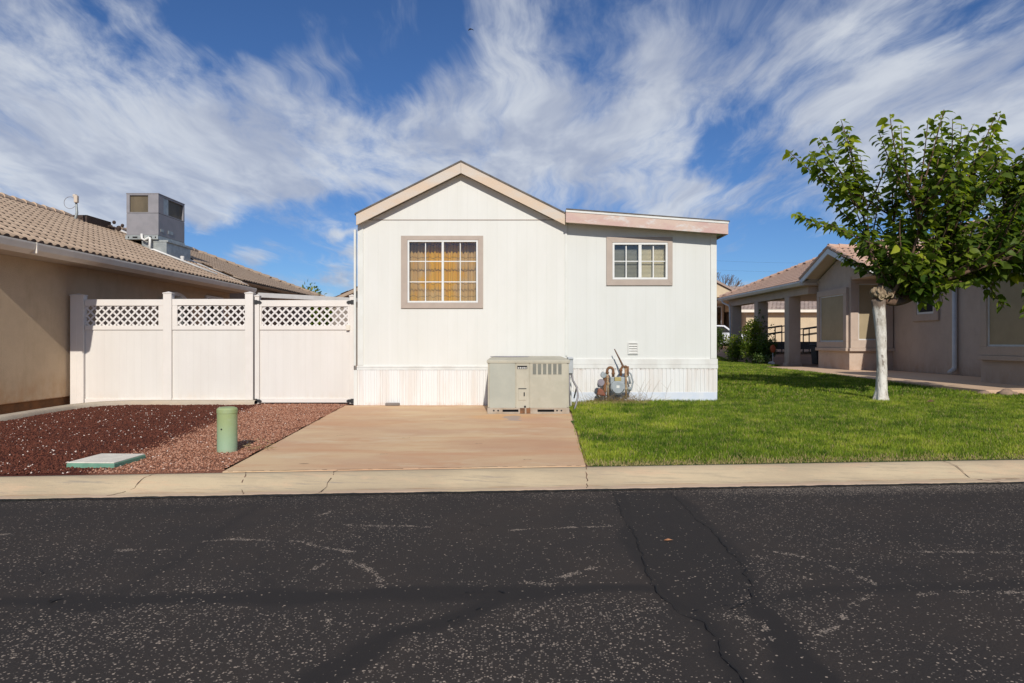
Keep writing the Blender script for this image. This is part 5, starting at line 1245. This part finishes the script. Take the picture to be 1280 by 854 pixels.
# orange disc on a stake
St = thing('garden_stake', (12.25, 32.0, .2), 'orange disc ornament on a thin stake by the shrubs', 'ornament')
M['orange'] = simple('orange_plastic', (.50, .10, .03), (.40, .08, .03), 5, .5, 0)
sxp = X(966, 32); b = MB(); b.ball((sxp, 32, Z(436, 32)), (.13, .05, .19), 16, 12); b.build('disc', M['orange'], St, smooth=True)
b = MB(); b.tube([(sxp, 32, .15), (sxp, 32, .8)], .015, 6); b.build('stake', M['pvc'], St)
b = MB(); b.ball((sxp-.1, 31.9, .27), (.16, .12, .09), 12, 8); tag(b.build('stone', M['pvc'], smooth=True), 'pale grey stone at the foot of the orange ornament', 'stone')

# white car beyond the shrubs
Cr = thing('parked_car', (14.0, 45.5, .85), 'white car parked past the lawn, half hidden by the mobile home', 'car')
M['carpaint'] = simple('white_car_paint', (.75, .76, .78), (.72, .73, .75), 1, .25, 0, spec=.6); M['tyre'] = simple('black_rubber', (.02, .02, .02), (.03, .03, .03), 9, .8, .2)
cy, g = 45.5, .80; x0 = 11.3
sec = [(0, .35), (0, .75), (.15, .95), (1.1, 1.05), (1.75, 1.50), (2.4, 1.60), (3.4, 1.55), (4.2, 1.05), (4.5, .95), (4.55, .4)]
b = MB()
low = [(x0+4.55-a, cy-.9, g+z) for a, z in [(0, .3), (0, .72), (.12, .92), (1.2, 1.02), (4.2, 1.02), (4.5, .92), (4.55, .35)]]
b.prism(low, (0, 1.8, 0)); b.prism([(x0+4.55-a, cy-.78, g+z) for a, z in [(1.15, 1.02), (1.9, 1.55), (3.4, 1.60), (4.15, 1.02)]], (0, 1.56, 0)); b.build('body', M['carpaint'], Cr, bevel=.08)
for s1 in (-1, 1):
    b = MB(); b.prism([(x0+4.55-a, cy+s1*.785, g+z) for a, z in [(1.45, 1.08), (1.98, 1.47), (2.65, 1.50), (2.65, 1.08)]], (0, s1*.01, 0)); b.prism([(x0+4.55-a, cy+s1*.785, g+z) for a, z in [(2.75, 1.08), (2.75, 1.50), (3.35, 1.50), (3.9, 1.08)]], (0, s1*.01, 0)); b.build('window', M['dark'], Cr)
    for a in (.85, 3.65):
        b = MB(); b.tube([(x0+4.55-a, cy+s1*.92, g+.33), (x0+4.55-a, cy+s1*.70, g+.33)], .33, 20); wh = b.build('wheel', M['tyre'], Cr); b = MB(); b.tube([(x0+4.55-a, cy+s1*.935, g+.33), (x0+4.55-a, cy+s1*.91, g+.33)], .2, 16); b.build('rim', M['galv'], wh)
for yy in (-.65, .65):
    b = MB(); b.box(x0+4.53, x0+4.58, cy+yy-.18, cy+yy+.18, g+.65, g+.80); b.build('headlight', M['glass_dark'], Cr)
b = MB(); b.prism([(x0+4.55-1.2, cy-.7, g+1.05), (x0+4.55-1.2, cy+.7, g+1.05), (x0+4.55-1.86, cy+.66, g+1.50), (x0+4.55-1.86, cy-.66, g+1.50)], (.03, 0, .03)); b.build('windscreen', M['dark'], Cr)

# ------------------------------------------------------------------ package unit on the driveway
AU = thing('package_air_conditioner', (.29, 12.7, .01), 'weathered beige air conditioning unit on the driveway slab', 'air conditioner')
n = NT('faded_beige_steel'); n.set(.55, 0, .3); s_ = n.sep()
c = n.mix(n.ramp(n.noise(2.2, 5, .65), .36, .66), (.46, .43, .34), (.40, .375, .295))
c = n.mix(n.math('MULTIPLY', n.ramp(n.noise(9, 5, .7, (1, 1, .4), 3), .58, .72), .4), c, (.36, .31, .23))
n.col(c); n.bump(n.noise(20), .05, .004); M['ac'] = n.m
M['ac_grey'] = simple('faded_grey_steel', (.40, .40, .335), (.35, .355, .30), 2.2, .5, .05, 20)
M['rust'] = simple('rusty_steel', (.23, .105, .045), (.12, .065, .035), 14, .85, .6, 60)
M['slotdark'] = M['dark']
ax0, ax1, ay0, ay1 = -.435, 1.015, 12.1, 13.4; z0 = .012
zb_, zt_ = .12, .905
b = MB(); b.box(ax0+.006, ax1-.006, ay0+.006, ay1, zb_, zt_); b.build('cabinet', M['ac'], AU, bevel=.006)
def ax(px): return ax0+(px-609)/103*(ax1-ax0)
def az(py): return z0+(518-py)/(518-450.0)*(.965-z0)
b = MB(); b.box(ax(611.5), ax(644), ay0-.008, ay0+.004, az(513), az(453.5)); b.build('side_panel', M['ac_grey'], AU, bevel=.004)
b = MB(); b.box(ax(645), ax(661.5), ay0-.006, ay0+.004, az(512.5), az(453)); b.build('centre_panel', M['ac'], AU, bevel=.004)
lv = MB(); px0 = ax(662.5); px1 = ax(709)
pan = MB(); lvx = [(ax(666+k*6.4), ax(670.3+k*6.4)) for k in range(6)]
wall_holes(pan, px0, px1, az(512), az(453), ay0-.008, ay0+.004, [(a, c_, az(468.5), az(455.0)) for a, c_ in lvx])
pan = pan.build('louvre_panel', M['ac'], AU)
for a, c_ in lvx:
    z = az(468)
    while z < az(455.5): lv.prism([(a, ay0-.008, z), (a, ay0+.001, z+.012), (a, ay0+.003, z+.010), (a, ay0-.005, z-.002)], (c_-a, 0, 0)); z += .014
lv.build('louvre', M['blind_grey'], pan)
b = MB(); b.box(ax(646.5), ax(659), ay0-.011, ay0-.007, az(461.5), az(457.5)); b.build('name_plate', M['dark'], AU)
b = MB()
for k in range(5): b.box(ax(647.2+k*2.4), ax(648.6+k*2.4), ay0-.0125, ay0-.0115, az(461), az(459.5-.3*(k % 2)))
b.build('plate_mark', M['trim'], AU)
b = MB(); b.box(ax(648), ax(658), ay0-.014, ay0-.007, az(501), az(487)); b.build('access_cover', M['ac'], AU, bevel=.003)
b = MB(); b.box(ax(648), ax(658), ay0-.016, ay0-.0075, az(487), az(486)); b.box(ax(654.5), ax(656), ay0-.0165, ay0-.0145, az(496), az(491)); b.box(ax(655), ax(657.5), ay0-.012, ay0-.0065, az(512), az(508)); b.build('cover_slot', M['dark'], AU)
b = MB()   # base rail with holes
slots = [(ax(628), ax(648)), (ax(672), ax(693))]
wall_holes(b, ax0, ax1, z0, zb_-.003, ay0-.02, ay0+.01, [(a, c_, z0+.030, z0+.075) for a, c_ in slots]); b.box(ax0, ax0+.03, ay0+.012, ay1, z0, zb_-.003); b.box(ax1-.03, ax1, ay0+.012, ay1, z0, zb_-.003); b.build('base_rail', simple('dusty_rail_steel', (.40, .34, .27), (.33, .26, .19), 5, .7, .1), AU)
b = MB(); b.box(ax0+.03, ax1-.03, ay0+.03, ay0+.04, z0, zb_-.01)
for q in (617, 622.5, 696.5, 702): b.disc((ax(q), ay0-.0215, z0+.055), (0, 1, 0), .016, .003)
b.build('rail_opening', M['dark'], AU)
b = MB(); b.box(ax(650), ax(656), ay0-.026, ay0-.0205, z0+.005, zb_-.008); b.box(ax(658), ax(663), ay0-.026, ay0-.0205, z0+.005, zb_-.008); b.build('rust_bracket', M['rust'], AU)
b = MB()
b.add([(ax0-.012, ay0-.018, zt_), (ax1+.012, ay0-.018, zt_), (ax1+.012, ay1+.01, zt_), (ax0-.012, ay1+.01, zt_), (ax0-.012, ay0-.018, .958), (ax1+.012, ay0-.018, .958), (ax1+.012, ay1+.01, .958), (ax0-.012, ay1+.01, .958),
       (ax0+.07, ay0+.25, 1.0), (ax1-.07, ay0+.25, 1.0), (ax1-.07, ay1-.05, 1.005), (ax0+.07, ay1-.05, 1.005)],
      [(0,3,2,1), (0,1,5,4), (1,2,6,5), (2,3,7,6), (3,0,4,7), (4,5,9,8), (5,6,10,9), (6,7,11,10), (7,4,8,11), (8,9,10,11)]); b.build('lid', M['ac'], AU, bevel=.008)
b = MB(); b.tube([(ax(625), ay0+.62, 1.0), (ax(625), ay0+.62, 1.018)], .01, 4)
b = MB(); 
for rr_ in (.12, .2, .28, .36): b.tube([(ax(637)+rr_*math.cos(a_*math.pi/12), ay0+.65+rr_*math.sin(a_*math.pi/12), 1.008) for a_ in range(25)], .004, 5)
for a_ in range(8): b.tube([(ax(637), ay0+.65, 1.008), (ax(637)+.37*math.cos(a_*math.pi/4), ay0+.65+.37*math.sin(a_*math.pi/4), 1.008)], .004, 5)
b.build('fan_guard', M['rgrey'], AU)
b = MB()
for q in range(612, 712, 11): b.disc((ax(q), ay0-.0215, .932), (0, 1, 0), .006, .004, 8)
b.build('screw', M['galv'], AU)
DB = thing('disconnect_box', (1.1, 12.7, .6), 'small grey electrical box with conduit at the unit side', 'electrical box')
M['boxgrey'] = simple('box_grey', (.42, .44, .45), (.36, .38, .39), 5, .45, .05)
b = MB(); b.box(1.03, 1.125, 12.55, 12.80, .70, .99); b.box(1.025, 1.13, 12.53, 12.82, .955, 1.0); b.build('housing', M['boxgrey'], DB, bevel=.012)
b = MB(); b.tube([(1.06, 12.6, .71), (1.06, 12.6, .45), (1.07, 12.6, .1)], .014, 8); b.tube([(1.10, 12.6, .71), (1.12, 12.58, .58), (1.19, 12.55, .45), (1.21, 12.5, .3), (1.17, 12.45, .15), (1.13, 12.4, .05)], .017, 8)
b.tube([(1.09, 12.7, .71), (1.14, 12.75, .55), (1.22, 12.9, .42), (1.2, 13.2, .2)], .014, 8); b.build('conduit', M['rgrey'], DB, smooth=True)
b = MB(); b.tube([(1.10, 12.95, .0), (1.10, 12.95, .62)], .03, 8); tag(b.build('white_pipe', M['pvc']), 'short white pipe stub behind the air conditioner corner', 'pipe')

# ------------------------------------------------------------------ gas meter
GY_ = 13.45
def gp(px, py, dy=0): return (X(px, GY_), GY_+dy, Z(py, GY_))
GM = thing('gas_meter', (X(771, GY_), GY_, .08), 'grey gas meter with rusty pipes against the white skirting', 'meter')
M['metergrey'] = simple('meter_grey', (.33, .36, .37), (.27, .30, .31), 9, .5, .1)
M['yellowplate'] = simple('yellow_plate', (.42, .34, .13), (.34, .28, .12), 9, .5, 0)
M['pipe_tan'] = simple('flaking_pipe', (.42, .36, .24), (.28, .13, .06), 16, .8, .4, 60)
b = MB(); c = Vector(gp(771.5, 484)); b.tube([c+Vector((0, -.10, 0)), c+Vector((0, -.085, 0)), c+Vector((0, .02, 0)), c+Vector((0, .03, 0))], [.115, .145, .145, .12], 24)
b.box(c.x-.14, c.x+.14, c.y-.05, c.y+.07, c.z+.06, c.z+.20); b.build('meter_body', M['metergrey'], GM, bevel=.01)
b = MB(); b.tube([c+Vector((.12*math.cos(a_), -.092, .12*math.sin(a_))) for a_ in [math.pi+.25+i*(math.pi-.5)/12 for i in range(13)]], .010, 6); b.build('rim', M['dark'], GM)
b = MB(); b.box(c.x-.065, c.x+.065, c.y-.10, c.y-.05, c.z+.125, c.z+.20); b.build('index', M['yellowplate'], GM, bevel=.005)
b = MB(); b.box(c.x-.03, c.x+.03, c.y-.104, c.y-.099, c.z-.01, c.z+.04); b.build('label_plate', M['trim'], GM)
b = MB(); b.tube([gp(760, 495), gp(759.5, 475), gp(759, 466)], .026, 10); b.tube([gp(782.5, 497), gp(782.5, 475), gp(782, 458)], .024, 10)
for q in ((760, 480), (759.5, 472), (782.5, 470), (782.5, 486)): b.ball(gp(*q), .036, 10, 6)
b.build('riser', M['pipe_tan'], GM, smooth=True)
arcp = [gp(759+3.8*(1-math.cos(a_)), 464-3.8*1.2*math.sin(a_), 0) for a_ in [math.pi*i/8 for i in range(9)]]
b = MB(); b.tube([gp(759, 468)]+arcp+[gp(766.6, 472)], .027, 10); b.tube([gp(776, 470), gp(776, 462), gp(778, 458.5), gp(782, 458.5)], .026, 10); b.tube([gp(784.5, 458, .02), gp(784.5, 470, .02)], .03, 8)
for q in ((759, 466), (766.6, 467), (776, 463), (782, 459)): b.ball(gp(*q), .036, 10, 6)
b.build('rusty_fitting', M['rust'], GM, smooth=True)
b = MB(); b.tube([gp(754, 469, -.06), gp(754, 469, .02)], .055, 14); b.tube([gp(752, 466, -.02), gp(757, 470, 0)], .04, 10); b.build('regulator', M['metergrey'], GM, bevel=.01)
b = MB(); b.tube([gp(751, 478, -.05), gp(751, 478, -.02)], .068, 18); b.build('regulator_cap', simple('purple_grey', (.27, .24, .27), None, 6, .5, 0), GM)
b = MB(); b.tube([gp(756, 472, 0), gp(756, 490, 0)], .03, 8); b.build('valve', M['rust'], GM)
b = MB(); b.tube([gp(784, 463, .02), gp(789, 468, .02), gp(791.5, 478, .02), gp(789, 488, .03), gp(783, 490, .03)], .016, 8); b.tube([gp(783, 467, .03), gp(787, 472, .03), gp(788, 480, .03)], .02, 8); b.tube([gp(787, 484, .04), gp(786, 488, .04)], .05, 10); b.build('hose', M['metergrey'], GM, smooth=True)
b = MB(); b.tube([gp(769, 436.5, .10), gp(774.5, 448, .06), gp(779, 458, .02)], [.010, .016, .022], 6); tag(b.build('metal_rod', M['bark']), 'thin rusty rod leaning over the gas meter', 'rod')
b = MB(); b.prism([gp(745.5, 494, -.1), gp(757, 495, -.1), gp(754, 488, -.1), gp(750, 484.5, -.1), gp(747, 487, -.1)], (0, .15, 0)); tag(b.build('red_stone', simple('red_stone', (.24, .085, .05), (.20, .10, .07), 9, .9, .6), bevel=.03), 'red stone on the ground left of the gas meter', 'stone')
# dry weeds round the meter
wd = MB(); rr = random.Random(9)
for k in range(280):
    x = rr.gauss(2.12, .36); y = 13.55+rr.uniform(-.18, .12); h_ = rr.uniform(.06, .22) if rr.random() < .88 else rr.uniform(.25, .5); dx_ = rr.uniform(-.25, .25)
    wd.tube([(x, y, .05), (x+dx_*.4, y-.03, .05+h_*.6), (x+dx_, y-.02, .05+h_)], [.003, .0025, .0015], 3, False)
    if k % 3 == 0: wd.tube([(x+dx_*.4, y-.03, .05+h_*.6), (x-dx_*.4, y-.05, .05+h_*.85)], [.002, .001], 3, False)
tag(wd.build('dry_weeds', simple('dry_weed', (.30, .20, .10), (.22, .17, .07), 9, .9, 0)), 'tangle of dry brown weeds around the foot of the gas meter', 'weeds', kind='stuff')
# bits of straw by the bollard
wd = MB()
for k in range(26):
    x, y = onplane(rr.uniform(298, 345), rr.uniform(551, 563), .03); a_ = rr.uniform(0, 3.14); l_ = rr.uniform(.05, .16)
    wd.tube([(x, y, .035), (x+l_*math.cos(a_), y+l_*math.sin(a_), .04+rr.uniform(0, .03))], .003, 3, False)
tag(wd.build('straw', simple('straw', (.45, .33, .17), (.36, .26, .12), 9, .9, 0)), 'scattered dry straw on the gravel right of the green bollard', 'straw', kind='stuff')

# ------------------------------------------------------------------ green utility pedestal and box lid
n = NT('faded_green_plastic'); n.set(.55, 0, .35); s_ = n.sep()
c = n.mix(n.ramp(s_[2], .05, .45), (.30, .42, .27), (.30, .36, .16)); c = n.mix(n.math('MULTIPLY', n.ramp(n.noise(7, 4, .6), .45, .7), .4), c, (.36, .44, .30)); c = n.mix(n.math('MULTIPLY', n.ramp(s_[2], .0, .06, 1, 0), .5), c, (.35, .25, .17)); n.col(c); M['green'] = n.m
bxp, byp = onplane(284, 566, .0)
Bo = thing('utility_bollard', (bxp, byp, .0), 'faded green round utility pedestal standing in the gravel', 'bollard')
b = MB(); Rr = .111; b.tube([(bxp, byp, -.02), (bxp, byp, .46), (bxp, byp, .463), (bxp, byp, .505), (bxp, byp, .522), (bxp, byp, .53)], [Rr, Rr, Rr+.004, Rr+.004, Rr-.008, Rr-.03], 40); b.build('shell', M['green'], Bo)
b = MB(); b.disc((bxp-.02, byp-Rr-.004, .285), (0, 1, 0), .009, .01, 10); b.build('lock', M['dark'], Bo)
M['lidtop'] = simple('weathered_lid', (.74, .69, .58), (.64, .59, .50), 8, .85, .4, 90)
M['lidgreen'] = simple('green_rim', (.16, .32, .22), (.12, .25, .18), 8, .7, .2)
Ld = thing('utility_box', (-4.35, 7.1, 0), 'flat pale concrete-topped utility box lid with green rim in the gravel', 'utility box')
q = [(-4.52, 6.92), (-4.02, 6.90), (-4.00, 7.46), (-4.50, 7.48)]
b = MB(); b.prism([(x, y, -.02) for x, y in q], (0, 0, .075)); b.build('rim', M['lidgreen'], Ld, bevel=.008)
cq = Vector((-4.26, 7.19)); b = MB(); b.prism([(cq.x+(x-cq.x)*.97, cq.y+(y-cq.y)*.97, .0555) for x, y in q], (0, 0, .010)); b.build('lid', M['lidtop'], Ld, bevel=.003)
# little things
x, y = hx(492), YW-.12; b = MB(); b.box(x-.14, x+.14, y-.05, y+.04, .012, .065); tag(b.build('brick', simple('grey_brick', (.22, .19, .17), None, 12, .9, .5), bevel=.012), 'small grey brick at the foot of the white skirting', 'brick')
x, y = R(835, 677); b = MB(); b.add([(x-.032, y, ZR+.010), (x-.01, y-.02, ZR+.014), (x+.035, y+.005, ZR+.011), (x+.005, y+.025, ZR+.016), (x, y, ZR+.020)], [(0,1,4), (1,2,4), (2,3,4), (3,0,4)])
tag(b.build('fallen_leaf', simple('orange_leaf', (.45, .20, .09), None, 9, .8, 0)), 'single dry orange leaf lying on the dark asphalt', 'leaf')
for px_, py_, lab in ((1163, 505, 'curled brown leaf on the lawn right of the tree trunk'), (1068, 577, None)):
    if not lab: continue
    x, y = onplane(px_, py_, .1); b = MB(); b.add([(x-.08, y, .15), (x-.01, y-.05, .19), (x+.08, y+.005, .15), (x+.005, y+.05, .17), (x, y, .14)], [(0,1,4), (1,2,4), (2,3,4), (3,0,4)])
    tag(b.build('fallen_leaf', simple('brown_leaf', (.42, .24, .15), None, 9, .8, 0)), lab, 'leaf')
# rocks beside the path end
rk = [(10.35, 15.0, .10), (10.75, 14.85, .13), (11.0, 14.95, .08), (11.2, 14.75, .09), (11.4, 14.95, .10), (11.55, 14.7, .07)]
labs = ['round brown rock at the corner of the path slab, leftmost of the row', 'largest rock of the row below the path end, second from left', 'small rock third from the left below the path end', 'small rock fourth from the left below the path end', 'rock fifth from the left below the path end', 'smallest rock at the right end of the row below the path']
for (x, y, r_), lab in zip(rk, labs):
    b = MB(); b.ball((x, y, .10+r_*.4), (r_*1.3, r_, r_*.75), 10, 7); o = b.build('rock', simple('brown_rock', (.32, .22, .16), (.24, .17, .13), 10, .9, .8, 30), smooth=True)
    for v in o.data.vertices: v.co += Vector([random.uniform(-.14, .14)*r_ for _ in range(3)])
    tag(o, lab, 'rock', 'rocks below the end of the path')
# brown bark chips right of the last rock
def samp2(n_, r): x = r.uniform(10.6, 14, n_); y = r.uniform(14.3, 15.15, n_); ok = (y > 15.1-.28*(x-10.4)); x, y = x[ok], y[ok]; return np.stack([x, y, np.full(len(x), .115)], -1)
V, F, tn = stones('c', 1500, None, .02, .05, samp2, lambda xy, r: r.uniform(.4, .9, len(xy)), 61)
tag(npmesh('gravel', V, F, M['stones'], {'tone': tn}), 'small patch of brown chips at the right end of the lawn', 'gravel', kind='stuff')
# bird high in the sky
Bd = thing('bird', ((588.5-640)/K*60, 60, CZ+(427-36.5)/K*60), 'tiny dark bird gliding high above the gable', 'bird')
bx_, by_, bz_ = Bd.location; b = MB(); b.ball((bx_, by_, bz_), (.06, .14, .05), 8, 6)
b.add([(bx_, by_-.06, bz_+.03), (bx_-.17, by_, bz_+.04), (bx_-.24, by_+.06, bz_-.14), (bx_, by_+.07, bz_+.02), (bx_+.18, by_, bz_-.01), (bx_+.30, by_+.06, bz_-.10)], [(0,1,3), (1,2,3), (0,3,4), (4,3,5)]); b.build('body', M['dark'], Bd)
